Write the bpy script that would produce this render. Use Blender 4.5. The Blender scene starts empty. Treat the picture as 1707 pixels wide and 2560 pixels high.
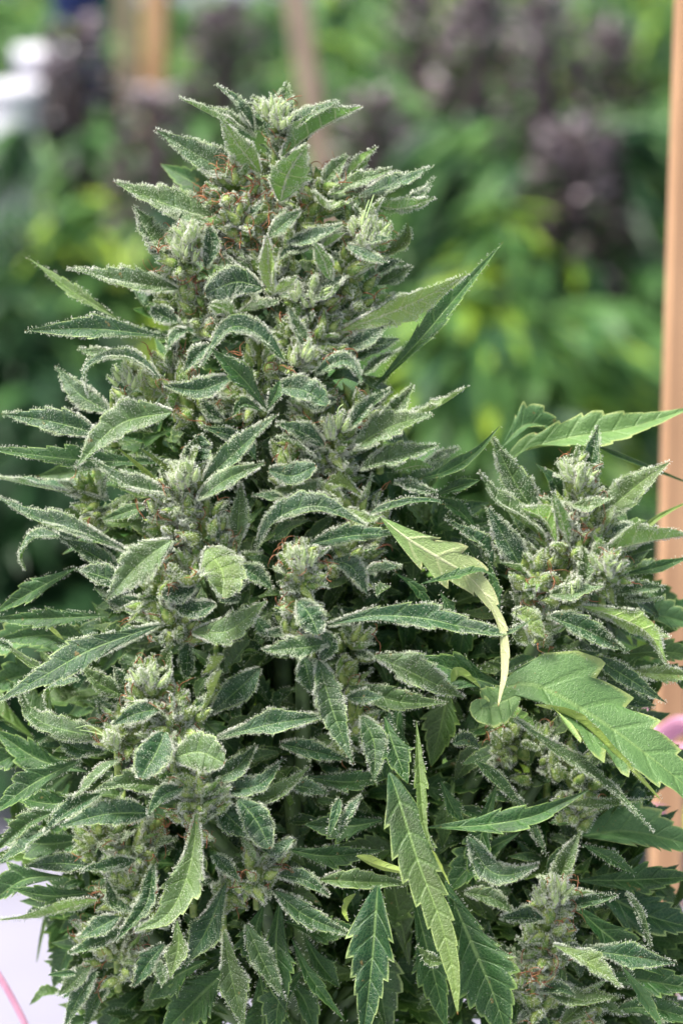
import bpy, math, random
import numpy as np
from mathutils import Vector, Matrix
SC = bpy.context.scene
COL = SC.collection
rng = np.random.default_rng(11)
random.seed(5)

# ---------------------------------------------------------------- camera
PITCH = math.radians(12.0)
DIST = 0.90                      # camera to the focal plane through the flowering top, metres
HALF = 0.150                     # half the frame height at that plane
S = 1280.0 / (HALF / DIST)       # photograph pixels per unit tangent
RIGHT = np.array([1.0, 0, 0])
FWD = np.array([0, math.cos(PITCH), -math.sin(PITCH)])
UPV = np.array([0, math.sin(PITCH), math.cos(PITCH)])
ORG = np.array([0, 0, 1.0])
CAM = ORG - DIST * FWD
PX = HALF / 1280.0               # metres per photograph pixel in the focal plane

def P(x, y, z=0.0):
    """photograph position (1707 x 2560) and depth in metres behind the focal plane -> world point"""
    return CAM + (DIST + z) * (FWD + (x - 853.5) / S * RIGHT + (1280.0 - y) / S * UPV)

cam_data = bpy.data.cameras.new("camera")
cam_data.sensor_fit = 'VERTICAL'
cam_data.sensor_height = 36.0
cam_data.lens = 18.0 / (HALF / DIST)
cam_data.clip_start = 0.05
cam_data.clip_end = 200.0
cam_data.dof.use_dof = True
cam_data.dof.focus_distance = DIST - 0.006
cam_data.dof.aperture_fstop = 10.5
cam = bpy.data.objects.new("camera", cam_data)
cam.location = Vector(CAM)
cam.rotation_euler = (math.radians(90) - PITCH, 0, 0)
COL.objects.link(cam)
SC.camera = cam

# ---------------------------------------------------------------- sky, sun, exposure
world = bpy.data.worlds.new("World")
SC.world = world
world.use_nodes = True
wn = world.node_tree
sky = wn.nodes.new('ShaderNodeTexSky')
sky.sky_type = 'NISHITA'
sky.sun_disc = False
SUN_EL, SUN_AZ = math.radians(66), math.radians(-118)
sky.sun_elevation = SUN_EL
sky.sun_rotation = SUN_AZ
sky.air_density = 1.0
sky.dust_density = 6.0
sky.ozone_density = 0.6
bg = wn.nodes['Background']
bg.inputs[1].default_value = 0.05
wn.links.new(sky.outputs[0], bg.inputs[0])
sd = bpy.data.lights.new("sun", 'SUN')
sd.energy = 1.5
sd.angle = math.radians(14)
sd.color = (1.0, 0.97, 0.92)
sun = bpy.data.objects.new("sun", sd)
# towards the sun: sky rotation is measured from +Y clockwise
dvec = Vector((math.sin(SUN_AZ) * math.cos(SUN_EL), math.cos(SUN_AZ) * math.cos(SUN_EL), math.sin(SUN_EL)))
sun.rotation_euler = dvec.to_track_quat('Z', 'Y').to_euler()
COL.objects.link(sun)
SC.view_settings.view_transform = 'Standard'
SC.view_settings.look = 'None'
SC.view_settings.gamma = 1.0
SC.view_settings.exposure = 2.2
SC.render.film_transparent = False
SC.cycles.use_denoising = True
SC.cycles.max_bounces = 8
SC.cycles.diffuse_bounces = 2
SC.cycles.transmission_bounces = 4

# ---------------------------------------------------------------- node helpers
def mat(name):
    m = bpy.data.materials.new(name)
    m.use_nodes = True
    nt = m.node_tree
    return m, nt, nt.nodes['Principled BSDF'], nt.nodes['Material Output']

class NB:
    def __init__(s, nt): s.nt = nt
    def n(s, t, **k):
        x = s.nt.nodes.new(t)
        for a, b in k.items(): setattr(x, a, b)
        return x
    def put(s, sock, v):
        if hasattr(v, 'is_output') or isinstance(v, bpy.types.NodeSocket): s.nt.links.new(v, sock)
        else: sock.default_value = v
    def math(s, op, a, b=0.0, c=0.0, clamp=False):
        x = s.n('ShaderNodeMath', operation=op, use_clamp=clamp)
        s.put(x.inputs[0], a); s.put(x.inputs[1], b); s.put(x.inputs[2], c)
        return x.outputs[0]
    def smooth(s, v, a, b):
        x = s.n('ShaderNodeMapRange', interpolation_type='SMOOTHSTEP')
        s.put(x.inputs[0], v); s.put(x.inputs[1], a); s.put(x.inputs[2], b)
        x.inputs[3].default_value = 0.0; x.inputs[4].default_value = 1.0
        return x.outputs[0]
    def mix(s, f, a, b):
        x = s.n('ShaderNodeMix', data_type='RGBA')
        s.put(x.inputs[0], f)
        s.put(x.inputs[6], a if not isinstance(a, tuple) else (*a, 1.0))
        s.put(x.inputs[7], b if not isinstance(b, tuple) else (*b, 1.0))
        return x.outputs[2]
    def noise(s, scale, detail=2.0, vec=None, rough=0.5):
        x = s.n('ShaderNodeTexNoise')
        x.inputs['Scale'].default_value = scale
        x.inputs['Detail'].default_value = detail
        x.inputs['Roughness'].default_value = rough
        if vec is not None: s.nt.links.new(vec, x.inputs['Vector'])
        return x.outputs['Fac']

def leaf_material(name, dark, light, under, margin, frostcol=(0.50, 0.66, 0.50), old=(0.38, 0.50, 0.10)):
    """UV.x counts the side veins, UV.y runs across the blade; leafdata = length position, random, frost, yellowing"""
    m, nt, bs, out = mat(name)
    b = NB(nt)
    uv = b.n('ShaderNodeUVMap', uv_map='leaf')
    sep = b.n('ShaderNodeSeparateXYZ'); nt.links.new(uv.outputs[0], sep.inputs[0])
    at = b.n('ShaderNodeAttribute', attribute_name='leafdata')
    sa = b.n('ShaderNodeSeparateColor'); nt.links.new(at.outputs['Color'], sa.inputs[0])
    u, rnd, frost = sa.outputs[0], sa.outputs[1], sa.outputs[2]
    yel = at.outputs['Alpha']
    v = b.math('ABSOLUTE', b.math('MULTIPLY_ADD', sep.outputs[1], 2.0, -1.0))
    tc = b.n('ShaderNodeTexCoord')
    obj = tc.outputs['Object']
    big = b.noise(90, 3, obj)
    fine = b.noise(900, 3, obj)
    spk = b.noise(3600, 2, obj, 0.6)
    geo = b.n('ShaderNodeNewGeometry')
    back = geo.outputs['Backfacing']
    # veins
    fr = b.math('FRACT', sep.outputs[0])
    d = b.math('MINIMUM', fr, b.math('SUBTRACT', 1.0, fr))
    vein = b.math('SUBTRACT', 1.0, b.smooth(d, 0.02, 0.10))
    vein = b.math('MULTIPLY', vein, b.math('SUBTRACT', 1.0, b.smooth(v, 0.55, 0.98)))
    rib = b.math('SUBTRACT', 1.0, b.smooth(v, 0.02, 0.085))
    base = b.mix(b.smooth(big, 0.3, 0.72), dark, light)
    base = b.mix(b.math('MULTIPLY', rnd, 0.5), base, light)
    base = b.mix(b.math('MULTIPLY', b.smooth(fine, 0.35, 0.75), 0.35), base, dark)
    base = b.mix(b.math('MULTIPLY', vein, 0.28), base, (0.10, 0.21, 0.05))
    base = b.mix(b.math('MULTIPLY', rib, 0.6), base, (0.20, 0.33, 0.10))
    ub = b.mix(b.smooth(fine, 0.3, 0.7), under, tuple(c * 1.25 for c in under))
    ub = b.mix(b.math('MULTIPLY', vein, 0.55), ub, (0.42, 0.50, 0.22))
    ub = b.mix(rib, ub, (0.50, 0.56, 0.30))
    base = b.mix(back, base, ub)
    mg = b.smooth(b.math('ADD', v, b.math('MULTIPLY_ADD', fine, 0.16, -0.08)), 0.84, 0.98)
    base = b.mix(b.math('MULTIPLY', mg, 0.8), base, margin)
    yy = b.math('MULTIPLY', yel, b.math('ADD', 0.55, b.math('MULTIPLY', big, 0.8)), clamp=True)
    base = b.mix(yy, base, old)
    # frost: resin dust between the standing hairs
    wide = b.noise(160, 2, obj)
    pat = b.math('ADD', b.smooth(wide, 0.42, 0.68), b.math('MULTIPLY', b.smooth(v, 0.45, 0.95), 0.5))
    fz = b.math('MULTIPLY', b.smooth(spk, 0.50, 0.62), b.math('MULTIPLY', frost, pat), clamp=True)
    fz = b.math('MULTIPLY', fz, 0.4)
    base = b.mix(fz, base, frostcol)
    # small dry spots, and the net of finest veins
    sp = b.noise(330, 3, obj, 0.55)
    base = b.mix(b.math('MULTIPLY', b.smooth(sp, 0.70, 0.75), 0.7), base, (0.26, 0.16, 0.05))
    vo = b.n('ShaderNodeTexVoronoi', feature='DISTANCE_TO_EDGE'); vo.inputs['Scale'].default_value = 950
    nt.links.new(obj, vo.inputs['Vector'])
    net = b.math('SUBTRACT', 1.0, b.smooth(vo.outputs['Distance'], 0.0, 0.16))
    base = b.mix(b.math('MULTIPLY', net, 0.16), base, (0.22, 0.36, 0.12))
    tip = b.smooth(u, 0.975, 0.995)
    base = b.mix(b.math('MULTIPLY', tip, 0.85), base, (0.36, 0.13, 0.035))
    nt.links.new(base, bs.inputs['Base Color'])
    bs.inputs['Roughness'].default_value = 0.42
    bs.inputs['Specular IOR Level'].default_value = 0.5
    # relief: blade quilted between veins, tiny cells
    h = b.math('ADD', b.math('MULTIPLY', b.math('ADD', vein, rib), -0.6), b.math('MULTIPLY', fine, 0.7))
    h = b.math('ADD', h, b.math('MULTIPLY', spk, 0.45))
    h = b.math('ADD', h, b.math('MULTIPLY', net, -0.22))
    bp = b.n('ShaderNodeBump'); bp.inputs['Strength'].default_value = 0.55; bp.inputs['Distance'].default_value = 0.0006
    nt.links.new(h, bp.inputs['Height']); nt.links.new(bp.outputs[0], bs.inputs['Normal'])
    tr = b.n('ShaderNodeBsdfTranslucent')
    tcol = b.mix(0.55, base, (0.22, 0.42, 0.05))
    nt.links.new(tcol, tr.inputs[0]); nt.links.new(bp.outputs[0], tr.inputs['Normal'])
    mx = b.n('ShaderNodeMixShader'); mx.inputs[0].default_value = 0.12
    nt.links.new(bs.outputs[0], mx.inputs[1]); nt.links.new(tr.outputs[0], mx.inputs[2])
    nt.links.new(mx.outputs[0], out.inputs[0])
    return m

M = {}
M['leaf'] = leaf_material('frosty_leaf', (0.002, 0.022, 0.006), (0.012, 0.076, 0.022), (0.11, 0.25, 0.035), (0.34, 0.46, 0.15))
M['fan'] = leaf_material('fan_leaf', (0.005, 0.034, 0.006), (0.022, 0.096, 0.015), (0.15, 0.28, 0.065), (0.22, 0.35, 0.08), (0.35, 0.5, 0.36))

def simple(name, col, col2=None, scale=400, rough=0.6, trans=0.0, bump=0.0):
    m, nt, bs, out = mat(name)
    b = NB(nt)
    bs.inputs['Roughness'].default_value = rough
    tc = b.n('ShaderNodeTexCoord')
    f = b.noise(scale, 3, tc.outputs['Object'])
    c = b.mix(b.smooth(f, 0.35, 0.68), col, col2 or tuple(x * 0.6 for x in col))
    nt.links.new(c, bs.inputs['Base Color'])
    if bump:
        bp = b.n('ShaderNodeBump'); bp.inputs['Strength'].default_value = bump; bp.inputs['Distance'].default_value = 0.001
        nt.links.new(f, bp.inputs['Height']); nt.links.new(bp.outputs[0], bs.inputs['Normal'])
    if trans:
        tr = b.n('ShaderNodeBsdfTranslucent'); nt.links.new(c, tr.inputs[0])
        mx = b.n('ShaderNodeMixShader'); mx.inputs[0].default_value = trans
        nt.links.new(bs.outputs[0], mx.inputs[1]); nt.links.new(tr.outputs[0], mx.inputs[2])
        nt.links.new(mx.outputs[0], out.inputs[0])
    return m
M['hair'] = simple('trichome', (0.92, 0.95, 0.84), (0.78, 0.88, 0.62), 300, 0.35, 0.32)
M['bract'] = simple('bract', (0.36, 0.46, 0.12), (0.12, 0.24, 0.04), 500, 0.5, 0.15, 0.5)
M['pistil'] = simple('pistil', (0.46, 0.20, 0.09), (0.26, 0.10, 0.045), 500, 0.5, 0.2)
M['sprout'] = simple('young_sprout', (0.55, 0.68, 0.32), (0.38, 0.55, 0.22), 500, 0.5, 0.3)
M['stem'] = simple('stem', (0.10, 0.17, 0.05), (0.05, 0.09, 0.03), 200, 0.6, 0, 0.5)
M['bgleaf'] = simple('far_leaf', (0.15, 0.31, 0.08), (0.06, 0.17, 0.045), 6, 0.5, 0.35)
M['bgleaf_yellow'] = simple('far_leaf_yellow', (0.42, 0.56, 0.05), (0.22, 0.42, 0.04), 6, 0.5, 0.35)
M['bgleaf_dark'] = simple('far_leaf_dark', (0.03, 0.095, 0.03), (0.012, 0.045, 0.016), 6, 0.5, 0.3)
M['purple'] = simple('purple_flower', (0.115, 0.088, 0.088), (0.04, 0.030, 0.031), 60, 0.7, 0.1)
M['purple_pale'] = simple('pale_purple_flower', (0.36, 0.31, 0.34), (0.18, 0.14, 0.16), 60, 0.7, 0.1)

# ---------------------------------------------------------------- object helpers
def tag(o, label=None, cat=None, group=None, kind=None):
    if label: o['label'] = label
    if cat: o['category'] = cat
    if group: o['group'] = group
    if kind: o['kind'] = kind
    return o

def empty(name, loc):
    o = bpy.data.objects.new(name, None)
    o.location = Vector(loc)
    o.empty_display_size = 0.02
    COL.objects.link(o)
    return o

class Buf:
    """collects polygons of 3 or 4 corners as arrays and builds one mesh"""
    def __init__(s): s.v = []; s.f = []; s.m = []; s.uv = []; s.c = []; s.n = 0
    def add(s, V, F, mi=0, uv=None, col=None):
        V = np.asarray(V, float); F = np.asarray(F, int)
        s.v.append(V); s.f.append(F + s.n); s.m.append(np.full(len(F), mi, int))
        s.uv.append(uv if uv is not None else np.zeros((len(V), 2)))
        s.c.append(col if col is not None else np.tile([0.5, 0.5, 0.5, 0.0], (len(V), 1)))
        s.n += len(V)
    def build(s, name, mats, parent=None, origin=None, smooth=True):
        V = np.concatenate(s.v)
        o0 = np.zeros(3) if origin is None else np.asarray(origin, float)
        V = V - o0
        me = bpy.data.meshes.new(name)
        ls, starts, lm, tot = [], [], [], 0
        for F, mm in zip(s.f, s.m):
            ls.append(F.ravel()); k = F.shape[1]
            starts.append(tot + np.arange(len(F)) * k); lm.append(mm); tot += F.size
        loops = np.concatenate(ls); starts = np.concatenate(starts); lm = np.concatenate(lm)
        me.vertices.add(len(V)); me.vertices.foreach_set('co', V.astype(np.float32).ravel())
        me.loops.add(len(loops)); me.loops.foreach_set('vertex_index', loops.astype(np.int32))
        me.polygons.add(len(starts)); me.polygons.foreach_set('loop_start', starts.astype(np.int32))
        me.polygons.foreach_set('material_index', lm.astype(np.int32))
        me.polygons.foreach_set('use_smooth', np.full(len(starts), smooth))
        U = np.concatenate(s.uv)
        uvl = me.uv_layers.new(name='leaf')
        uvl.data.foreach_set('uv', U[loops].astype(np.float32).ravel())
        ca = me.color_attributes.new('leafdata', 'FLOAT_COLOR', 'POINT')
        ca.data.foreach_set('color', np.concatenate(s.c).astype(np.float32).ravel())
        for k in mats: me.materials.append(M[k])
        me.update(calc_edges=True)
        ob = bpy.data.objects.new(name, me)
        ob.location = Vector(o0)
        COL.objects.link(ob)
        if parent is not None:
            ob.parent = parent
            pw = parent.get('_w')
            pw = np.array(pw) if pw is not None else np.array(parent.location)
            ob.location = Vector(o0 - pw)
        ob['_w'] = [float(x) for x in o0]
        return ob

def nrm(a): return a / np.maximum(np.linalg.norm(a, axis=-1, keepdims=True), 1e-9)

def spline(pts, ts):
    """Catmull-Rom through pts, evaluated at ts in 0..1 by chord length"""
    pts = np.asarray(pts, float)
    if len(pts) == 2: pts = np.array([pts[0], (pts[0] + pts[1]) / 2, pts[1]])
    d = np.r_[0, np.cumsum(np.linalg.norm(np.diff(pts, axis=0), axis=1))]; d /= d[-1]
    ext = np.vstack([2 * pts[0] - pts[1], pts, 2 * pts[-1] - pts[-2]])
    i = np.clip(np.searchsorted(d, ts, side='right') - 1, 0, len(pts) - 2)
    t = ((ts - d[i]) / (d[i + 1] - d[i]))[:, None]
    p0, p1, p2, p3 = ext[i], ext[i + 1], ext[i + 2], ext[i + 3]
    return 0.5 * ((2 * p1) + (-p0 + p2) * t + (2 * p0 - 5 * p1 + 4 * p2 - p3) * t**2 + (-p0 + 3 * p1 - 3 * p2 + p3) * t**3)

def hairs(buf, base, dirs, length, rad, mi):
    """trichomes: thin stalk widening to a gland head"""
    n = len(base)
    if n == 0: return
    d = nrm(dirs)
    a = nrm(np.cross(d, nrm(rng.normal(size=(n, 3)))))
    b_ = np.cross(d, a)
    L = (length * rng.uniform(0.55, 1.25, n))[:, None]
    top = base + d * L
    r = (rad * rng.uniform(0.7, 1.3, n))[:, None]
    V = np.empty((n, 4, 3))
    V[:, 0] = base
    for k in range(3):
        t = 2 * math.pi * k / 3
        V[:, 1 + k] = top + (a * math.cos(t) + b_ * math.sin(t)) * r
    i = np.arange(n)[:, None] * 4
    F = np.concatenate([i + [0, 1, 2], i + [0, 2, 3], i + [0, 3, 1], i + [1, 3, 2]])
    buf.add(V.reshape(-1, 3), F, mi)

PROFILE = {
    's': lambda u: np.sin(np.pi * u**0.70)**1.12 * (1.18 - 0.45 * u),
    'b': lambda u: np.clip(u / 0.14, 0, 1)**0.6 * np.clip((1 - u) / 0.72, 0, 1)**1.0,
    'o': lambda u: np.sin(np.pi * u**0.85)**0.62,
    'f': lambda u: np.clip(u / 0.42, 0, 1)**0.75 * np.clip((1 - u) / 0.58, 0, 1)**1.25,
    'l': lambda u: np.clip(u / 0.22, 0, 1)**0.7 * (0.22 + 0.78 * (1 - np.clip((u - 0.25) / 0.28, 0, 1)**1.2)) * np.clip((1 - u) / 0.25, 0, 1)**0.7,
    'n': lambda u: np.clip(u / 0.15, 0, 1)**0.6 * np.clip((1 - u) / 0.85, 0, 1)**0.6,
}
HAIR_SCALE = 1.0
def leaf(buf, pts, w, roll=20, kind='s', frost=1.0, yellow=0.0, fold=34, curl=-22, teeth=None, depth=None,
         ruffle=0.10, mi=0, hair_mi=1, res=1.0, world_pts=None, up=None, halfw=None, hair=True, sgn=None, hole=None, tail=0.0):
    """blade along pts (photograph x, y, depth in cm); w = seen width in photograph pixels;
    roll 0 shows the upper face, 90 the edge, 180 the underside"""
    pts3 = np.array([P(p[0], p[1], p[2] * 0.01) for p in pts]) if world_pts is None else np.asarray(world_pts)
    prof = kind if kind in PROFILE else 's'
    if teeth is None: teeth = {'s': 6, 'o': 5, 'f': 8, 'b': 8, 'l': 10, 'n': 4}[prof]
    if depth is None: depth = {'s': 0.07, 'o': 0.06, 'f': 0.34, 'b': 0.3, 'l': 0.4, 'n': 0.05}[prof]
    tt = np.array([0.03, 0.2, 0.45, 0.7, 0.9, 0.985]) if res >= 0.9 else np.array([0.05, 0.5, 0.95])
    us = (np.arange(teeth)[:, None] + tt).ravel() / teeth
    us = np.r_[0, us[us < 0.985], 1.0]
    us = us ** 0.92
    fr = np.clip(np.mod(us**(1 / 0.92) * teeth, 1.0), 0, 1)
    C = spline(pts3, us)
    T = nrm(np.gradient(C, axis=0))
    tocam = nrm(CAM - C) if up is None else np.tile(nrm(np.array(up, float)), (len(us), 1))
    N0 = nrm(tocam - (tocam * T).sum(1, keepdims=True) * T)
    S0 = np.cross(T, N0)
    if sgn is None:
        sgn = 1.0 if S0[:, 2].mean() >= -0.02 else -1.0
    twist = np.radians(rng.uniform(-26, 26)) * (us - 0.3) * 2
    if prof in 'so':
        if prof == 's' and w > 58 and teeth < 7: depth = depth + 0.08
        fold = fold + rng.uniform(-12, 14); curl = curl + rng.uniform(-25, 25); depth = depth + rng.uniform(0, 0.12); ruffle = ruffle + rng.uniform(-0.02, 0.13)
    ph = np.radians(roll) + twist
    N = np.cos(ph)[:, None] * N0 + np.sin(ph)[:, None] * S0 * sgn
    Sd = np.cross(T, N)
    c = abs(math.cos(math.radians(roll)))
    if halfw is None:
        halfw = 0.5 * w * PX / max(c, 0.42)
    wp = PROFILE[prof](us)
    nc = 11 if res >= 0.9 else 5
    vs = np.linspace(-1, 1, nc)
    av = np.abs(vs)
    fold_r, curl_r = math.radians(fold), math.radians(curl)
    hv = np.linspace(0, 1, 33)
    ang = fold_r + curl_r * hv**3
    cy = np.r_[0, np.cumsum(np.cos(ang[:-1]) / 32)]; cz = np.r_[0, np.cumsum(np.sin(ang[:-1]) / 32)]
    py = np.interp(av, hv, cy) * np.sign(vs); pz = np.interp(av, hv, cz)
    tooth = fr**0.8
    side = rng.uniform(0.9, 1.08, 2)
    dfade = 1.0 if prof in 'so' else np.clip((0.86 - us) / 0.35, 0.06, 1)
    notch = 1 - (depth * dfade * (1 - tooth))[:, None] * (av**2.0)[None, :]
    wid = halfw * wp[:, None] * notch * np.where(vs < 0, side[0], side[1])[None, :]
    L = np.linalg.norm(np.diff(C, axis=0), axis=1).sum()
    shear = np.minimum((0.55 if prof in 'so' else 1.0) * halfw, (0.16 if prof in 'so' else 0.24) * L) * av[None, :] * (np.clip(1 - us, 0, 1)**0.7 * np.clip(us / 0.15, 0, 1))[:, None]
    if depth > 0.2: shear = shear + (0.22 * L / teeth) * (tooth[:, None]) * (av**3)[None, :] * (1 - us)[:, None]
    ruf = rng.uniform(0, 6.28, 2)
    rz = np.zeros_like(wid)
    for s_, msk in ((0, vs < 0), (1, vs > 0)):
        k = rng.uniform(1.2, 2.6)
        rz[:, msk] = (np.sin(us * 6.28 * k + ruf[s_]) * 0.8 + 0.5 * np.sin(us * 6.28 * k * 2.3 + ruf[1 - s_]))[:, None] * (av[msk]**2)[None, :]
    quilt = np.sin(np.pi * fr)[:, None] * (av * (1 - av))[None, :] * (0.28 if prof in 'so' else 0.13)
    X = C[:, None, :] + Sd[:, None, :] * (wid * py[None, :])[..., None] \
        + N[:, None, :] * (wid * pz[None, :] + rz * ruffle * halfw * wp[:, None] + quilt * halfw * wp[:, None])[..., None] \
        + T[:, None, :] * shear[..., None]
    nr = len(us)
    V = X.reshape(-1, 3)
    g = np.arange(nr * nc).reshape(nr, nc)
    F = np.stack([g[:-1, :-1], g[:-1, 1:], g[1:, 1:], g[1:, :-1]], -1).reshape(-1, 4)
    if hole is not None:
        fc = X[:-1, :-1].reshape(-1, 3)
        hp = P(hole[0], hole[1], hole[2] * 0.01)
        dd = fc - hp; dd -= FWD * (dd @ FWD)[:, None]
        F = F[np.linalg.norm(dd, axis=1) > hole[3] * PX]
    UV = np.stack([np.repeat(us**(1 / 0.92) * teeth, nc), np.tile((vs + 1) / 2, nr)], 1)
    colr = np.empty((nr * nc, 4)); colr[:, 0] = np.repeat(us, nc); colr[:, 1] = rng.uniform(0, 1); colr[:, 2] = min(frost, 1.5); colr[:, 3] = yellow if not tail else np.repeat(np.clip(yellow * (0.25 + tail * us), 0, 1), nc)
    if frost < 0.15: colr[:, 2] = frost
    buf.add(V, F, mi, UV, colr)
    if not hair or frost <= 0.02: return C, N
    # standing resin hairs, dense along the margins
    gN = nrm(np.cross(np.gradient(X, axis=1), np.gradient(X, axis=0) * -1.0).reshape(-1, 3)).reshape(X.shape)
    if (gN * N[:, None, :]).sum() < 0: gN = -gN
    def samp(iu, iv):
        i0 = np.clip(iu.astype(int), 0, nr - 2); j0 = np.clip(iv.astype(int), 0, nc - 2)
        a = (iu - i0)[:, None]; b_ = (iv - j0)[:, None]
        def q(A): return (A[i0, j0] * (1 - a) * (1 - b_) + A[i0 + 1, j0] * a * (1 - b_) + A[i0, j0 + 1] * (1 - a) * b_ + A[i0 + 1, j0 + 1] * a * b_)
        return q(X), nrm(q(gN))
    hl, hr = 7.8 * PX, 0.56 * PX
    seg = np.linalg.norm(np.diff(X, axis=0), axis=2)
    for j, sg in ((0, -1.0), (nc - 1, 1.0)):
        ed = seg[:, j]; tot = ed.sum()
        n = int(tot / PX / 0.75 * min(frost, 1.2) * HAIR_SCALE)
        if n < 1: continue
        uu = us[:-1]; k1, k2, k3 = rng.uniform(0, 6.28, 3)
        pw = ed * np.clip(0.75 + 0.55 * np.sin(uu * 17 + k1) + 0.4 * np.sin(uu * 41 + k2) + 0.3 * np.sin(uu * 7 + k3), 0.08, None) * (1.35 - 0.7 * uu)
        cdf = np.r_[0, np.cumsum(pw)] / pw.sum()
        iu = np.interp(rng.uniform(0, 1, n), cdf, np.arange(nr))
        iv = np.full(n, float(j)) - sg * np.abs(rng.normal(0, 1.0, n))
        p, nn = samp(iu, np.clip(iv, 0, nc - 1.001))
        i0 = np.clip(iu.astype(int), 0, nr - 1)
        out = Sd[i0] * sg
        d = out * rng.uniform(0.3, 1.1, (n, 1)) + nn * rng.uniform(-0.35, 0.9, (n, 1)) + rng.normal(0, 0.25, (n, 3))
        hairs(buf, p, d, hl, hr, hair_mi)
    area = (np.linalg.norm(np.cross(X[1:, :-1] - X[:-1, :-1], X[:-1, 1:] - X[:-1, :-1]), axis=2))
    A = area.sum() / PX**2
    n = int(A / 25.0 * min(frost, 1.6)**1.3 * HAIR_SCALE)
    if n > 0:
        q1, q2 = rng.uniform(0, 6.28, 2)
        pr = (area * (0.3 + 1.3 * av[:-1][None, :]**2) * np.clip(0.8 + 0.8 * np.sin(us[:-1, None] * 11 + q1 + vs[None, :-1] * 3) + 0.4 * np.sin(us[:-1, None] * 29 + q2), 0.1, None) * (1.4 - 0.8 * us[:-1, None])).ravel(); pr = pr / pr.sum()
        idx = rng.choice(len(pr), n, p=pr)
        iu = idx // (nc - 1) + rng.uniform(0, 1, n); iv = idx % (nc - 1) + rng.uniform(0, 1, n)
        p, nn = samp(iu, iv)
        sd_ = np.where(rng.uniform(0, 1, n) < (0.78 if roll < 100 else 0.3), 1.0, -1.0)[:, None]
        hairs(buf, p, nn * sd_ + rng.normal(0, 0.3, (n, 3)), hl * 0.62, hr * 0.92, hair_mi)
    # a few along the midrib of undersides
    if roll > 100:
        n = int(L / PX / 1.6 * frost)
        iu = rng.uniform(0, nr - 1.01, n)
        p, nn = samp(iu, np.full(n, (nc - 1) / 2) + rng.normal(0, 0.25, n))
        hairs(buf, p, -nn + rng.normal(0, 0.5, (n, 3)), hl * 0.8, hr, hair_mi)
    return C, N

def bract(buf, c, d, size, mi=0, hair_mi=1, dens=1.0, slim=0.0):
    """teardrop flower bract at c pointing along d"""
    d = nrm(np.asarray(d, float)); a = nrm(np.cross(d, [0.3, 0.9, 0.2])); b_ = np.cross(d, a)
    us = np.array([0, .12, .3, .5, .68, .84, 1.0])
    if slim: size = size * 1.0
    rr = np.array([.35, .8, 1.0, .86, .55, .26, .04]) * size * 0.40 * (1 - slim)
    nn = 9
    ang = np.arange(nn) * 2 * math.pi / nn
    bend = rng.normal(0, 0.25, 2)
    ctr = c + d * (us[:, None] * size * 1.7) + (a * bend[0] + b_ * bend[1]) * (us[:, None]**2) * size
    ring = (a[None] * np.cos(ang)[:, None] + b_[None] * np.sin(ang)[:, None])
    wob = 1 + 0.10 * np.cos(2 * ang + rng.uniform(0, 6)) + 0.05 * np.cos(5 * ang)
    X = ctr[:, None, :] + ring[None] * (rr[:, None] * wob[None])[..., None]
    V = X.reshape(-1, 3); g = np.arange(len(us) * nn).reshape(len(us), nn); g2 = np.roll(g, -1, 1)
    F = np.stack([g[:-1], g2[:-1], g2[1:], g[1:]], -1).reshape(-1, 4)
    buf.add(V, F, mi)
    n = int((size / PX)**2 * 0.18 * dens)
    iu = rng.uniform(0, len(us) - 1.01, n); k = iu.astype(int); fr = (iu - k)[:, None]
    th = rng.uniform(0, 6.283, n)
    rg = a[None] * np.cos(th)[:, None] + b_[None] * np.sin(th)[:, None]
    rad = (rr[k] * (1 - fr[:, 0]) + rr[k + 1] * fr[:, 0])[:, None]
    p = ctr[k] * (1 - fr) + ctr[k + 1] * fr + rg * rad
    hairs(buf, p, rg + d * 0.35 + rng.normal(0, 0.25, (n, 3)), 6.5 * PX, 0.66 * PX, hair_mi)
    return ctr[-1]

def tube(buf, pts, r0, r1, mi=0, sides=4, n=10):
    ts = np.linspace(0, 1, n)
    C = spline(pts, ts); T = nrm(np.gradient(C, axis=0))
    a = nrm(np.cross(T, [0.31, 0.52, 0.79])); b_ = np.cross(T, a)
    ang = np.arange(sides) * 2 * math.pi / sides
    r = (r0 + (r1 - r0) * ts)[:, None, None]
    X = C[:, None, :] + (a[:, None] * np.cos(ang)[None, :, None] + b_[:, None] * np.sin(ang)[None, :, None]) * r
    g = np.arange(n * sides).reshape(n, sides); g2 = np.roll(g, -1, 1)
    F = np.stack([g[:-1], g2[:-1], g2[1:], g[1:]], -1).reshape(-1, 4)
    buf.add(X.reshape(-1, 3), F, mi)
    if sides == 4: buf.add(X[[0, -1]].reshape(-1, 3), [[3, 2, 1, 0], [4, 5, 6, 7]], mi)

def pistil(buf, c, d, L, mi=0, curly=0.5, r=1.7):
    d = nrm(np.asarray(d, float)); p = np.array(c, float); pts = [p.copy()]
    sdv = nrm(rng.normal(size=3))
    for k in range(5):
        d = nrm(d + np.cross(sdv, d) * curly + rng.normal(0, 0.22, 3) + np.array([0, 0, -0.05 * k]))
        p = p + d * L / 5; pts.append(p.copy())
    tube(buf, pts, r * 1.25 * PX, r * 0.5 * PX, mi, 3, 12)
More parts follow.
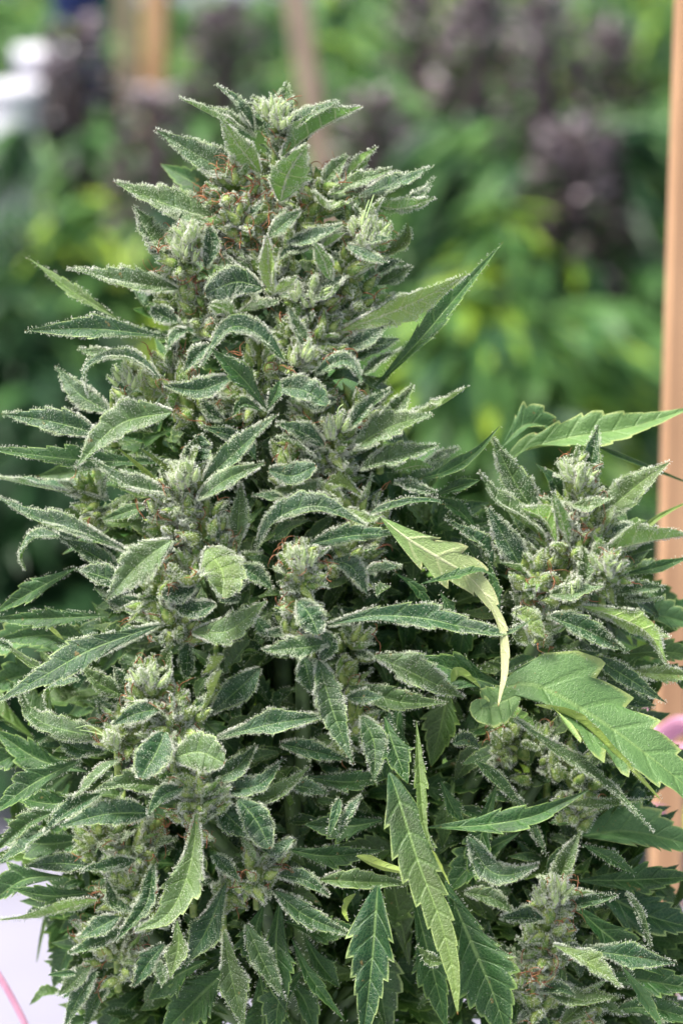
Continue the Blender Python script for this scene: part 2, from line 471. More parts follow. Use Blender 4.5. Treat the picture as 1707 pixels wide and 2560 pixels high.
# ---------------------------------------------------------------- the leaves of the flowering top
# (points base -> tip in photograph pixels, depth base, depth tip in cm, seen width, roll, profile, options)
LV = [
# crown
([(635,330),(588,262),(538,210)],0.6,0.0,40,45,'s',{}),
([(640,340),(525,286),(446,243)],0.6,0.3,32,70,'s',{}),
([(705,318),(718,207)],1.2,1.4,64,5,'s',{'frost':1.2}),
([(651,432),(598,365),(548,289)],0.3,-0.8,66,160,'s',{'fold':-18,'curl':60,'frost':1.2}),
([(630,462),(522,405),(388,323)],0.6,0.0,78,30,'s',{'fold':28}),
([(700,330),(780,285),(851,251)],0.3,-0.2,36,50,'s',{}),
([(702,395),(806,318),(905,266)],0.2,0.0,46,115,'s',{}),
([(700,505),(722,430),(768,360)],-0.2,-1.3,112,165,'s',{'fold':-25,'curl':70,'teeth':5}),
([(865,445),(942,366)],0.9,1.0,42,170,'s',{'yellow':0.2}),
([(806,458),(872,387)],0.4,0.4,44,20,'s',{}),
([(826,488),(895,455),(982,422)],0.2,0.2,42,42,'s',{}),
([(900,490),(1005,455),(1084,417)],0.6,0.4,46,45,'s',{}),
([(935,515),(1005,521),(1089,495)],0.6,0.3,42,140,'s',{}),
([(1000,520),(1060,480),(1084,442)],1.8,2.0,26,35,'s',{}),
([(779,478),(826,524),(925,482)],-0.1,0.2,38,80,'s',{'yellow':0.3}),
([(673,592),(710,560),(754,525)],-0.2,-0.6,48,35,'s',{}),
([(572,560),(426,515),(283,454)],0.5,0.2,84,38,'s',{'depth':0.18,'teeth':7,'fold':30}),
([(565,600),(470,560),(400,520)],0.7,0.6,30,80,'s',{'yellow':0.3}),
([(445,667),(383,601),(333,512)],0.4,0.3,66,50,'s',{'fold':30,'frost':1.2}),
([(515,668),(530,615),(522,565)],-0.2,-0.5,58,10,'o',{}),
([(683,732),(672,660),(667,588)],-0.6,-1.4,46,150,'s',{'yellow':0.55,'fold':-30}),
([(683,732),(720,715),(745,690)],-0.6,-1.0,34,150,'s',{'yellow':0.45}),
([(655,720),(590,705),(512,735)],-0.3,-0.8,84,15,'o',{'fold':12}),
([(600,680),(560,640),(520,600)],0.6,0.6,30,60,'s',{}),
([(446,722),(298,706),(168,670)],0.3,0.1,78,32,'s',{'depth':0.16,'teeth':7}),
([(300,800),(250,770),(172,722),(68,642)],3.4,4.6,50,15,'f',{'frost':0.15,'yellow':0.15,'teeth':7}),
([(415,842),(232,822),(62,826)],0.3,0.0,78,25,'f',{'frost':0.5,'teeth':7,'mat':'leaf','depth':0.22}),
([(446,808),(410,790),(380,770)],0.2,0.2,50,20,'o',{}),
([(298,895),(245,885),(196,872)],2.0,2.2,30,40,'s',{}),
([(400,948),(332,900),(262,900),(216,930),(224,992)],0.0,0.1,36,48,'s',{'frost':1.3}),
([(280,1035),(199,985),(141,914)],2.2,2.8,64,10,'s',{'frost':1.2}),
([(252,1088),(133,1055),(3,1035)],0.7,0.6,72,20,'s',{}),
([(432,1030),(298,1062),(189,1168)],-0.6,-1.0,92,25,'s',{'fold':16}),
([(420,1156),(199,1150),(-66,1118)],1.0,1.5,78,20,'f',{'frost':0.3,'teeth':9}),
([(270,1248),(116,1222),(-40,1188)],1.8,2.6,48,75,'s',{'frost':1.1}),
([(320,1378),(199,1330),(83,1290),(-20,1236)],0.0,-0.1,62,40,'f',{'frost':1.1,'teeth':6,'mat':'leaf','depth':0.22}),
([(392,1204),(297,1122)],0.2,-0.4,17,10,'n',{'yellow':1,'frost':0.05}),
([(430,1182),(352,1119)],0.2,-0.2,17,10,'n',{'yellow':0.6,'frost':0.3}),
([(365,1265),(255,1300)],1.0,1.2,42,20,'s',{'frost':0.4}),
([(190,1330),(260,1290),(330,1262)],2.0,2.0,26,60,'s',{}),
# front cluster
([(421,1236),(308,1209),(229,1146)],-1.2,-1.5,48,45,'s',{'frost':1.4,'fold':32}),
([(490,1176),(496,1086)],-0.7,-1.0,92,5,'o',{}),
([(508,1205),(606,1116),(695,1035)],-1.2,-1.7,68,20,'s',{}),
([(495,1250),(572,1196),(665,1156)],-1.5,-2.0,50,35,'s',{'frost':1.3,'fold':34}),
([(592,1360),(602,1205)],-0.8,-1.0,60,0,'s',{'fold':30}),
([(640,1375),(672,1318),(730,1278),(810,1268),(917,1315)],-1.0,-1.6,74,38,'f',{'frost':0.9,'teeth':7,'mat':'leaf','depth':0.15}),
([(775,1360),(880,1340),(1025,1333)],-0.3,-0.8,62,30,'s',{'frost':0.5,'depth':0.15}),
([(430,1350),(348,1410),(265,1500)],-1.6,-2.2,110,12,'s',{'frost':1.3,'depth':0.15,'yellow':0.15}),
([(520,1372),(555,1430),(556,1496)],-1.6,-2.5,122,8,'o',{'frost':1.2,'depth':0.2,'yellow':0.3}),
([(595,1412),(640,1440),(684,1478)],-1.0,-1.2,64,10,'s',{}),
([(300,1430),(220,1380),(154,1346)],0.2,0.1,58,20,'s',{}),
([(305,1462),(250,1440),(189,1424)],-0.2,-0.2,66,25,'s',{}),
([(360,1500),(290,1520),(235,1470)],0.2,0.4,50,50,'s',{}),
([(420,1530),(330,1525),(250,1490)],0.1,0.1,40,50,'s',{}),
([(195,1418),(106,1466),(-17,1535)],2.0,3.0,76,25,'f',{'frost':0.1,'teeth':6}),
([(270,1540),(116,1546),(-40,1548)],1.8,2.4,68,10,'f',{'frost':0.15,'teeth':8}),
([(150,1340),(90,1345),(58,1385),(68,1428)],1.5,1.8,26,60,'n',{'frost':0.8}),
([(400,1562),(232,1622),(110,1690),(-20,1762)],-0.8,-1.5,104,12,'f',{'frost':0.6,'teeth':8,'mat':'leaf','fold':12,'depth':0.28}),
([(320,1745),(250,1710),(199,1660)],0.0,-0.1,62,20,'s',{}),
([(335,1740),(300,1700),(285,1665)],0.0,-0.2,50,20,'s',{}),
([(286,1812),(262,1780),(242,1740)],-0.3,-0.4,50,20,'s',{}),
([(200,1698),(128,1728),(126,1797)],0.6,0.8,22,70,'n',{'frost':0.9}),
([(262,1845),(126,1815),(62,1770),(50,1702)],-0.2,0.2,64,30,'s',{'fold':30}),
([(262,1880),(190,1870),(130,1820)],0.0,0.2,62,20,'s',{}),
([(402,1772),(340,1785),(280,1812)],-1.6,-2.0,54,25,'s',{'frost':1.3}),
([(412,1830),(392,1880),(352,1948)],-1.8,-2.6,98,5,'o',{'fold':30,'frost':1.2}),
([(436,1893),(500,1880),(562,1908)],-1.8,-2.6,112,10,'o',{'fold':20,'frost':1.2,'yellow':0.15}),
([(545,1845),(682,1810),(828,1788)],-1.0,-1.4,70,30,'f',{'frost':1.0,'teeth':8,'mat':'leaf','depth':0.14}),
([(748,1502),(775,1540),(797,1588)],-1.6,-2.0,84,5,'o',{'fold':38,'frost':1.3}),
([(822,1610),(740,1622),(655,1626)],-1.4,-1.8,70,30,'s',{'frost':1.1}),
([(800,1575),(830,1610),(800,1650)],-1.2,-1.5,50,20,'o',{}),
([(795,1650),(831,1775),(884,1912)],-1.2,-1.8,84,8,'s',{'depth':0.15,'teeth':9}),
([(758,1640),(770,1690),(781,1735)],-1.0,-1.1,64,8,'s',{}),
([(483,1580),(575,1575),(669,1499)],-0.9,-1.4,88,20,'s',{'depth':0.12}),
([(636,1543),(660,1575),(681,1604)],-0.8,-0.9,46,20,'s',{}),
([(538,1512),(490,1530),(438,1516)],-0.8,-1.0,66,30,'o',{}),
([(490,1470),(450,1490),(405,1486)],-0.7,-1.0,58,35,'o',{'frost':1.2}),
([(600,1500),(570,1480),(640,1430)],-0.5,-0.4,50,20,'s',{}),
([(650,1670),(600,1720),(519,1790)],0.2,0.3,90,5,'s',{'frost':0.8}),
([(478,1600),(470,1640),(466,1694)],0.0,-0.2,54,20,'o',{'frost':0.8}),
([(556,1675),(530,1740),(503,1797)],-0.7,-1.2,28,100,'n',{'yellow':1,'frost':0.7}),
([(560,1640),(535,1670),(505,1685)],-0.5,-0.9,30,120,'s',{'yellow':0.9,'frost':0.7}),
([(400,1722),(412,1660),(433,1604)],-0.9,-1.2,64,5,'s',{'fold':30}),
([(700,1860),(790,1880),(875,1900)],0.2,0.3,64,10,'s',{'frost':0.6,'depth':0.12}),
([(519,1955),(585,1925),(641,1862)],-0.5,-0.7,66,20,'s',{}),
([(546,1976),(649,1962),(714,1893)],-0.6,-0.8,66,20,'s',{}),
([(556,1995),(682,1990),(777,1914)],-0.4,-0.5,56,35,'s',{}),
([(715,1962),(770,1970),(823,1984)],-0.2,-0.2,48,25,'s',{}),
([(596,1998),(640,2050),(676,2120)],-0.9,-1.3,96,5,'o',{}),
([(546,2015),(590,2060),(631,2096)],-0.5,-0.7,84,10,'s',{}),
([(734,2098),(690,2140),(632,2108)],-0.4,-0.5,46,60,'s',{}),
([(533,2135),(599,2203)],-0.4,-0.6,50,8,'s',{}),
([(492,2030),(485,2115),(462,2210),(415,2290),(333,2330)],-1.5,-2.6,128,8,'f',{'frost':0.7,'teeth':7,'mat':'leaf','yellow':0.18,'depth':0.25}),
([(385,2160),(365,2264),(285,2358)],-0.4,-0.8,66,20,'s',{}),
([(385,2032),(265,2036),(149,2066)],-0.9,-1.2,78,18,'s',{}),
([(252,1984),(170,2030),(110,2084)],-0.3,-0.4,64,20,'s',{}),
([(300,1897),(240,1950),(184,1998)],-0.9,-1.2,32,60,'s',{'frost':1.4}),
([(420,1968),(330,1962),(237,1973)],-1.2,-1.4,74,20,'s',{'frost':0.8}),
([(460,1968),(410,1990),(368,2040)],-1.4,-1.6,50,20,'s',{}),
([(205,1899),(83,1960),(-25,2042)],0.8,1.0,96,18,'f',{'frost':0.15,'teeth':6}),
([(120,1840),(50,1880),(-50,1935)],2.6,3.0,90,10,'f',{'frost':0.1,'teeth':6}),
([(135,2030),(70,2060),(-20,2134)],0.6,0.8,70,20,'s',{'frost':0.5}),
([(120,2080),(60,2120),(-7,2160)],0.3,0.3,28,60,'s',{'frost':1.0}),
([(228,2165),(140,2158),(64,2166)],1.0,1.0,52,20,'s',{}),
([(160,2190),(60,2200),(-30,2262)],2.0,2.6,110,10,'f',{'frost':0.1,'teeth':5}),
([(340,2150),(265,2170),(197,2180)],0.0,-0.2,54,20,'s',{}),
([(340,2285),(280,2255),(265,2188)],-0.2,-0.3,32,50,'s',{}),
([(245,2250),(99,2290),(-20,2303)],0.4,0.5,32,130,'s',{'frost':1.0,'yellow':0.3}),
([(300,2290),(194,2349)],0.2,0.2,60,20,'s',{}),
([(318,2330),(240,2360),(172,2384)],0.4,0.4,44,40,'s',{}),
([(190,2433),(121,2438)],1.0,1.0,20,20,'n',{'frost':0.3}),
([(228,2412),(190,2450),(144,2491)],1.5,1.6,46,20,'s',{}),
([(242,2428),(200,2490),(160,2575)],1.5,1.6,52,20,'s',{}),
([(285,2440),(240,2500),(210,2575)],1.8,1.8,48,20,'s',{}),
([(412,2360),(370,2410),(331,2468)],0.2,0.2,62,20,'s',{}),
([(443,2300),(446,2370),(426,2445)],-0.5,-0.7,76,15,'f',{'frost':1.0,'yellow':0.2,'mat':'leaf','teeth':6,'depth':0.18}),
([(400,2400),(410,2440),(402,2465)],-0.3,-0.3,34,40,'s',{}),
([(566,2205),(520,2320),(462,2415)],0.5,0.7,116,10,'f',{'frost':0.5,'mat':'leaf','teeth':8,'depth':0.2}),
([(559,2325),(576,2430),(612,2575)],-0.3,-0.6,104,8,'f',{'frost':0.7,'mat':'leaf','teeth':8,'yellow':0.15,'depth':0.2}),
([(617,2310),(660,2410),(713,2502)],0.0,0.0,66,10,'s',{'frost':0.7}),
([(690,2186),(760,2200),(825,2240)],-0.3,-0.4,50,25,'s',{}),
([(685,2226),(765,2290),(880,2338)],-0.3,-0.5,74,15,'s',{}),
([(728,2345),(780,2450),(865,2557)],0.6,0.5,54,15,'f',{'frost':0.1,'teeth':6}),
([(760,2340),(800,2410),(850,2470)],1.2,1.2,90,10,'f',{'frost':0.1,'teeth':5}),
([(700,2420),(760,2500),(790,2590)],1.4,1.4,90,10,'f',{'frost':0.1,'teeth':5}),
([(600,2400),(520,2470),(400,2590)],1.6,1.4,170,5,'f',{'frost':0.1,'teeth':9}),
([(520,2400),(440,2440),(370,2500)],1.3,1.2,120,5,'f',{'frost':0.1,'teeth':7}),
([(650,2440),(660,2520),(640,2640)],1.7,1.7,180,5,'f',{'frost':0.1,'teeth':8}),
([(890,2234),(868,2270),(871,2303)],0.0,-0.3,20,110,'n',{'yellow':0.9,'frost':0.05}),
([(890,2140),(950,2165),(1026,2184)],-0.3,-0.6,32,150,'n',{'yellow':0.9,'frost':0.05}),
([(800,2200),(900,2205),(1037,2210)],-0.1,-0.2,62,20,'s',{'frost':0.3}),
([(700,2120),(820,2140),(960,2125)],0.9,0.9,80,10,'f',{'frost':0.2,'teeth':7}),
([(700,2300),(800,2330),(900,2320)],0.9,0.9,100,30,'f',{'frost':0.2,'teeth':7}),
# long yellowing fan leaf in front
([(972,1930),(986,1965),(1018,2070),(1050,2170),(1098,2297),(1132,2430),(1144,2538)],-1.6,-3.2,116,12,'b',{'frost':0.0,'teeth':9,'yellow':0.05,'tail':7.5,'depth':0.34,'fold':12,'ruffle':0.05,'prof2':1}),
([(960,1790),(985,1870),(1020,1960)],-0.6,-1.4,104,8,'f',{'frost':0.1,'teeth':5}),
([(1040,1800),(1050,1960),(1060,2060),(1084,2135)],-1.2,-2.6,44,20,'f',{'frost':0.1,'yellow':0.25,'teeth':7}),
([(1078,2125),(1100,2170),(1122,2212)],-2.7,-2.8,12,90,'n',{'yellow':1,'frost':0}),
([(1060,2070),(1198,2064),(1320,2044),(1400,2010),(1478,1971)],-1.4,-2.2,78,22,'f',{'frost':0.0,'teeth':6,'depth':0.3}),
([(1170,2090),(1215,2170),(1270,2188),(1350,2160)],-1.2,-1.6,66,25,'s',{'frost':1.1}),
([(945,2210),(930,2397),(905,2610)],-0.4,-0.8,150,8,'b',{'frost':0.05,'teeth':7}),
([(1110,2200),(1181,2364),(1231,2480),(1275,2610)],0.0,-0.5,225,6,'f',{'frost':0.12,'teeth':9,'hole':(1292,2545,-0.4,14)}),
([(1030,2230),(1075,2400),(1120,2580)],1.4,1.4,130,5,'f',{'frost':0.05,'teeth':8}),
([(1112,2405),(1070,2400),(1040,2360)],-0.2,-0.4,32,20,'s',{'frost':0.4}),
([(1118,2230),(1145,2261)],-0.1,-0.2,14,20,'n',{'frost':0.0}),
([(1160,2230),(1240,2250),(1290,2290)],0.8,0.8,50,20,'s',{}),
# broad pale fan leaf at the right
([(1245,1722),(1335,1712),(1480,1790),(1620,1890),(1830,2060)],-0.8,-0.6,215,32,'b',{'frost':0.06,'teeth':7,'yellow':0.08,'fold':6,'curl':10,'pale':1,'depth':0.36,'ruffle':0.16}),
([(1300,1735),(1210,1770),(1200,1745)],-0.9,-1.3,110,10,'o',{'frost':0.05,'yellow':0.15,'fold':5,'pale':1}),
([(1290,1730),(1170,1690),(1040,1640)],-0.6,0.0,130,5,'f',{'frost':0.06,'teeth':6,'depth':0.24}),
([(1130,1720),(1150,1690),(1200,1720)],-0.5,-0.6,24,120,'n',{'yellow':0.6,'frost':0}),
([(1335,1762),(1440,1800),(1540,1890),(1650,2000)],-1.2,-1.1,24,120,'n',{'yellow':0.9,'frost':0.1}),
# pale dry leaf bent downwards
([(950,1292),(1016,1345),(1098,1396),(1165,1436),(1215,1492),(1250,1566),(1260,1665),(1244,1768)],-1.2,-3.2,118,158,'l',{'frost':0.05,'teeth':8,'yellow':0.04,'tail':20,'fold':4,'curl':0,'dry':1,'ruffle':0.04}),
([(925,1283),(1020,1255),(1090,1252),(1106,1262)],-1.0,-1.4,22,40,'n',{'frost':0.3}),
([(870,1272),(920,1300),(960,1283)],-1.0,-1.2,22,30,'s',{'yellow':0.3}),
([(1050,1460),(1140,1440),(1200,1428),(1244,1447)],-2.0,-2.4,36,40,'f',{'frost':0.05,'teeth':5}),
([(820,1562),(930,1540),(1050,1545),(1160,1568),(1264,1582),(1342,1541)],-1.4,-2.8,84,22,'f',{'frost':0.6,'teeth':7,'mat':'leaf','depth':0.3}),
([(935,1640),(1045,1690),(1162,1745)],-0.9,-1.2,92,25,'s',{'frost':1.2,'depth':0.15,'yellow':0.12}),
([(870,1716),(999,1755),(1120,1758)],0.0,0.0,80,12,'s',{'frost':0.5}),
([(868,1745),(962,1742)],-0.6,-0.7,40,25,'s',{}),
([(905,1790),(935,1860),(935,1955)],-0.8,-1.3,78,8,'s',{'frost':0.9}),
([(972,1780),(976,1885)],-0.3,-0.3,28,10,'n',{'frost':0.2}),
([(832,1400),(880,1420),(920,1490)],-0.4,-0.5,54,15,'s',{'frost':1.2}),
([(910,1432),(1007,1417)],0.1,0.0,30,50,'s',{'frost':1.2}),
([(985,1430),(1040,1470),(1090,1532)],0.2,0.2,42,10,'f',{'frost':0.05,'teeth':4}),
([(940,1490),(979,1466)],-0.9,-0.9,28,60,'s',{'frost':0.3}),
([(1100,1480),(1135,1540)],0.4,0.4,44,10,'f',{'frost':0.1}),
([(750,1940),(870,1955),(1000,1935)],0.7,0.6,80,12,'f',{'frost':0.35,'teeth':6}),
([(850,1996),(838,2040),(823,2090)],-1.0,-1.2,32,15,'n',{'frost':0.3}),
([(905,1990),(875,2040),(845,2092)],-0.9,-1.0,28,50,'s',{'frost':1.0}),
([(960,2050),(880,2065),(760,2060)],0.9,0.9,110,10,'f',{'frost':0.1,'teeth':7}),
([(1000,1750),(985,1850),(960,1950)],0.6,0.6,120,10,'f',{'frost':0.1,'teeth':7}),
# right of the centre
([(866,1073),(920,1020),(977,972)],-0.1,-0.3,60,20,'s',{}),
([(950,1050),(1000,1010),(1033,960)],0.4,0.3,54,12,'s',{'frost':1.2}),
([(880,1122),(972,1069),(1083,1036)],0.0,-0.2,80,28,'s',{}),
([(1005,1045),(1090,1020),(1175,963)],0.5,0.4,30,80,'s',{'yellow':0.3}),
([(900,1174),(999,1142),(1096,1112)],0.0,0.0,70,30,'s',{}),
([(985,1178),(1040,1165),(1083,1168)],0.4,0.4,32,130,'s',{'frost':0.4}),
([(1060,1160),(1110,1140),(1150,1116)],1.6,1.6,26,50,'s',{'frost':1.2}),
([(986,1205),(1040,1225),(1093,1232)],0.1,0.0,34,40,'s',{'frost':1.1}),
([(1010,1205),(1110,1180),(1190,1130),(1250,1062)],1.0,1.2,44,25,'f',{'frost':0.05,'teeth':4,'depth':0.12}),
([(1080,1240),(1150,1215),(1200,1200)],1.2,1.2,50,20,'f',{'frost':0.1}),
([(812,1115),(750,1080),(688,1058)],0.0,-0.1,56,25,'s',{'frost':0.9}),
([(800,1152),(740,1115),(685,1092)],-0.1,-0.2,34,60,'s',{'frost':1.1}),
([(672,1176),(730,1190),(790,1165)],-0.3,-0.5,68,22,'o',{}),
([(688,1225),(750,1230),(812,1198)],-0.1,-0.2,50,30,'s',{}),
([(640,1150),(600,1100),(500,1065)],0.2,0.2,44,30,'s',{'frost':0.6}),
([(790,1240),(700,1245),(630,1235)],0.3,0.2,30,60,'s',{}),
([(690,968),(755,975),(820,1014)],-0.6,-1.0,74,18,'o',{'frost':1.1}),
([(668,1025),(606,945),(527,870)],-1.0,-1.8,80,15,'f',{'frost':0.25,'teeth':6,'mat':'fan','depth':0.3,'prof2':1}),
([(665,1030),(690,985),(700,950)],-0.9,-1.0,44,15,'f',{'frost':0.4,'teeth':4}),
([(660,1030),(610,1010),(580,1040)],-0.8,-0.9,42,15,'f',{'frost':0.4,'teeth':4}),
([(580,945),(499,975),(407,962)],-0.4,-0.8,58,25,'s',{'depth':0.12}),
([(710,900),(632,828),(566,825),(503,920)],-0.4,-0.8,46,40,'s',{}),
([(525,862),(490,890),(459,930)],-0.1,-0.3,48,15,'s',{}),
([(468,825),(440,840),(419,876)],-0.1,-0.3,32,30,'s',{}),
([(588,800),(560,775),(522,762)],-0.4,-0.9,42,150,'s',{'yellow':0.2}),
([(790,932),(864,902),(907,960)],-0.3,-0.7,38,30,'s',{}),
([(850,828),(1015,765),(1172,683)],0.3,-0.2,88,155,'f',{'frost':0.8,'teeth':7,'mat':'leaf','yellow':0.42,'depth':0.16,'fold':-8}),
([(935,970),(1049,850),(1132,752),(1258,604)],1.2,0.8,76,22,'f',{'frost':0.1,'teeth':7,'depth':0.3}),
([(963,640),(1010,600),(1020,554)],1.2,1.2,48,12,'s',{'frost':0.6}),
([(945,712),(990,690),(1030,664)],1.0,1.0,42,20,'s',{'frost':0.8}),
([(940,680),(1005,650)],0.6,0.6,36,20,'s',{'frost':0.8}),
([(846,870),(920,850),(985,800)],0.3,0.2,58,25,'s',{'frost':0.9}),
([(905,935),(960,900),(1006,872)],0.3,0.3,28,50,'s',{}),
([(870,900),(930,870),(1000,845)],0.6,0.6,50,30,'s',{}),
([(900,606),(940,602),(979,594)],-0.5,-0.8,26,40,'s',{'frost':1.5}),
([(868,614),(920,645),(971,658)],-0.5,-0.9,36,40,'s',{'frost':1.5}),
([(716,612),(789,594),(859,560)],-0.2,-0.5,42,50,'s',{}),
([(805,622),(840,600),(864,580)],-0.3,-0.5,24,130,'s',{'yellow':0.2}),
([(826,700),(810,650),(784,602)],-0.6,-1.2,40,150,'s',{'fold':-25}),
([(696,652),(740,628),(783,610)],-0.1,-0.3,32,50,'s',{'frost':1.3}),
([(868,690),(830,740),(782,750)],0.0,-0.3,50,60,'s',{'frost':1.1}),
([(700,740),(780,735),(860,700)],0.2,0.1,40,60,'s',{'frost':1.1}),
([(770,880),(740,810),(722,765)],-0.4,-0.6,34,20,'s',{'frost':1.4}),
([(560,1050),(520,1030),(500,990)],0.4,0.4,50,20,'s',{}),
([(840,1000),(780,1010),(740,960)],0.4,0.4,50,20,'s',{}),
([(600,780),(660,770),(700,750)],0.2,0.1,30,70,'s',{}),
([(905,1240),(850,1210),(800,1250)],0.1,0.0,60,20,'f',{'frost':0.6,'yellow':0.4}),
([(860,1260),(820,1230),(790,1200)],0.0,-0.2,36,40,'s',{'yellow':0.5}),
# flowering side shoot at the right
([(1460,1228),(1478,1150),(1495,1062)],1.4,1.2,76,5,'s',{'frost':1.1}),
([(1492,1300),(1585,1219),(1674,1154)],1.2,1.0,84,15,'s',{'frost':1.1}),
([(1376,1372),(1336,1331),(1237,1252),(1196,1176)],0.7,0.3,44,70,'s',{'frost':1.1,'yellow':0.15}),
([(1385,1340),(1350,1300),(1290,1262)],0.6,0.4,56,20,'s',{}),
([(1390,1360),(1360,1300),(1300,1270)],0.4,0.1,74,160,'f',{'frost':0.8,'mat':'leaf','teeth':5,'depth':0.12,'yellow':0.2}),
([(1346,1296),(1286,1205),(1230,1092)],1.6,1.8,88,8,'s',{'frost':1.0}),
([(1316,1442),(1263,1350),(1218,1266)],0.3,-0.1,78,12,'s',{}),
([(1420,1355),(1400,1290),(1383,1228)],0.3,-0.3,44,155,'s',{'frost':1.1}),
([(1430,1262),(1480,1268),(1536,1244)],0.2,0.0,38,40,'s',{'frost':1.4}),
([(1492,1390),(1601,1358),(1735,1335)],0.4,0.5,62,115,'s',{'frost':0.9,'yellow':0.2}),
([(1500,1350),(1560,1325),(1617,1318)],0.8,0.8,34,40,'s',{}),
([(1250,1180),(1300,1130),(1419,1095),(1568,1070),(1740,1016)],3.2,4.2,130,30,'f',{'frost':0.0,'teeth':9,'yellow':0.12,'pale':1,'depth':0.2}),
([(1250,1120),(1320,1060),(1420,1080)],3.6,4.4,110,15,'f',{'frost':0.0,'teeth':6,'pale':1}),
([(1490,1115),(1600,1160),(1730,1212)],4.0,5.5,18,10,'n',{'frost':0}),
([(1600,1330),(1650,1290),(1730,1250)],3.0,4.5,18,10,'n',{'frost':0,'yellow':0.4}),
([(1556,1436),(1640,1420),(1735,1388)],2.2,2.6,40,25,'f',{'frost':0.1,'teeth':3,'depth':0.1}),
([(1545,1483),(1600,1470),(1660,1469)],0.8,0.8,46,20,'s',{}),
([(1560,1500),(1610,1505),(1656,1497)],1.0,1.0,20,60,'s',{}),
([(1373,1485),(1440,1482),(1512,1465)],-0.1,-0.3,52,25,'s',{'frost':1.2}),
([(1364,1540),(1469,1578),(1570,1630)],-0.1,-0.3,84,20,'s',{'frost':1.1}),
([(1452,1515),(1545,1545),(1620,1585),(1667,1660)],0.0,0.0,74,155,'f',{'frost':1.0,'mat':'leaf','teeth':7,'yellow':0.4,'depth':0.18}),
([(1600,1570),(1640,1590),(1676,1594)],0.4,0.4,24,60,'s',{'yellow':0.3}),
([(1452,1468),(1462,1415),(1452,1362)],0.0,-0.1,60,8,'s',{'fold':45}),
([(1480,1640),(1568,1695),(1666,1758)],1.0,0.8,52,15,'s',{'frost':0.4}),
([(1490,1700),(1580,1750),(1640,1765)],1.4,1.4,60,15,'s',{'frost':0.3}),
([(1552,1680),(1640,1685),(1760,1690)],1.4,1.4,62,15,'f',{'frost':0.9,'mat':'leaf','yellow':0.3,'teeth':7}),
([(1395,1652),(1450,1645),(1502,1630)],0.6,0.6,50,15,'s',{'frost':0.4}),
([(1280,1530),(1320,1545),(1364,1598)],-0.6,-0.8,58,15,'s',{'yellow':0.4}),
([(1320,1610),(1290,1580),(1290,1520)],-0.5,-0.7,48,30,'s',{'yellow':0.4}),
([(1535,1640),(1640,1630),(1760,1640)],2.8,3.2,90,20,'f',{'frost':0.0,'yellow':0.1}),
([(1560,1560),(1640,1540),(1740,1560)],3.2,3.6,120,20,'f',{'frost':0.0,'pale':1}),
([(1230,1420),(1200,1360),(1110,1295)],0.7,0.6,44,40,'s',{'frost':0.6}),
([(1240,1440),(1190,1400),(1150,1330)],0.8,0.8,60,20,'f',{'frost':0.3}),
([(1200,1340),(1150,1280),(1080,1240)],1.4,1.4,60,20,'f',{'frost':0.2}),
([(1240,1300),(1180,1310),(1120,1290)],2.0,2.0,70,20,'f',{'frost':0.2}),
([(1245,1560),(1235,1480),(1220,1400)],0.3,0.3,46,15,'f',{'frost':0.2,'teeth':5}),
# lower right
([(1285,1795),(1353,1850),(1469,1933),(1545,1992),(1632,2083)],-0.7,-1.2,44,45,'f',{'frost':0.9,'teeth':8,'mat':'leaf','depth':0.3,'yellow':0.1}),
([(1419,2012),(1530,2015),(1653,1991)],0.2,0.2,24,60,'s',{'frost':1.1,'yellow':0.2}),
([(1386,2240),(1415,2150),(1452,2074)],0.0,-0.2,68,8,'s',{}),
([(1399,2272),(1470,2255),(1546,2237)],-0.3,-0.5,56,25,'s',{}),
([(1360,2300),(1310,2295),(1247,2293)],-0.6,-0.9,52,25,'s',{'frost':1.3}),
([(1440,2372),(1568,2390),(1692,2408)],-0.3,-0.4,84,18,'f',{'frost':0.9,'mat':'leaf','teeth':9,'depth':0.14}),
([(1383,2362),(1469,2407),(1553,2471)],-0.9,-1.3,66,35,'f',{'frost':1.3,'mat':'leaf','teeth':7,'yellow':0.3,'depth':0.15}),
([(1353,2467),(1450,2500),(1558,2491)],0.2,0.2,54,35,'s',{'frost':0.9}),
([(1352,2480),(1400,2470),(1440,2490)],0.0,-0.1,40,15,'s',{'frost':0.6}),
([(1452,2110),(1520,2145),(1596,2192)],0.6,0.5,48,25,'f',{'frost':0.3,'teeth':5,'depth':0.1}),
([(1562,2231),(1600,2300),(1628,2380)],0.6,0.6,26,40,'s',{'frost':0.8}),
([(1552,2413),(1605,2490),(1662,2580)],0.2,0.0,50,10,'f',{'frost':0.1,'teeth':5,'pale':1}),
([(1450,2090),(1580,2080),(1760,2120)],2.4,2.8,150,30,'b',{'frost':0,'teeth':7,'pale':1}),
([(1430,2200),(1580,2200),(1760,2190)],2.0,2.4,110,10,'f',{'frost':0,'teeth':7}),
([(1500,2230),(1620,2290),(1770,2330)],2.2,2.4,150,20,'b',{'frost':0,'teeth':7}),
([(1420,2250),(1520,2340),(1660,2440)],1.2,1.4,120,10,'f',{'frost':0,'teeth':6}),
([(1480,2440),(1600,2450),(1770,2480)],1.4,1.6,110,10,'f',{'frost':0.1,'teeth':7}),
([(1500,2530),(1620,2520),(1770,2560)],1.2,1.6,90,10,'f',{'frost':0.3,'teeth':7}),
([(1187,1900),(1250,1960),(1315,2034)],0.5,0.3,44,20,'s',{'frost':0.4}),
([(1290,1990),(1330,2070),(1366,2139)],0.4,0.3,36,20,'s',{'frost':0.6}),
([(1250,1790),(1300,1800),(1342,1828)],0.2,0.1,50,150,'s',{'frost':0.3,'yellow':0.1}),
([(1130,1860),(1165,1850),(1200,1870)],0.9,0.9,46,20,'s',{'frost':0.4}),
([(1100,1950),(1130,2020),(1160,2060)],1.0,1.0,60,20,'f',{'frost':0.1}),
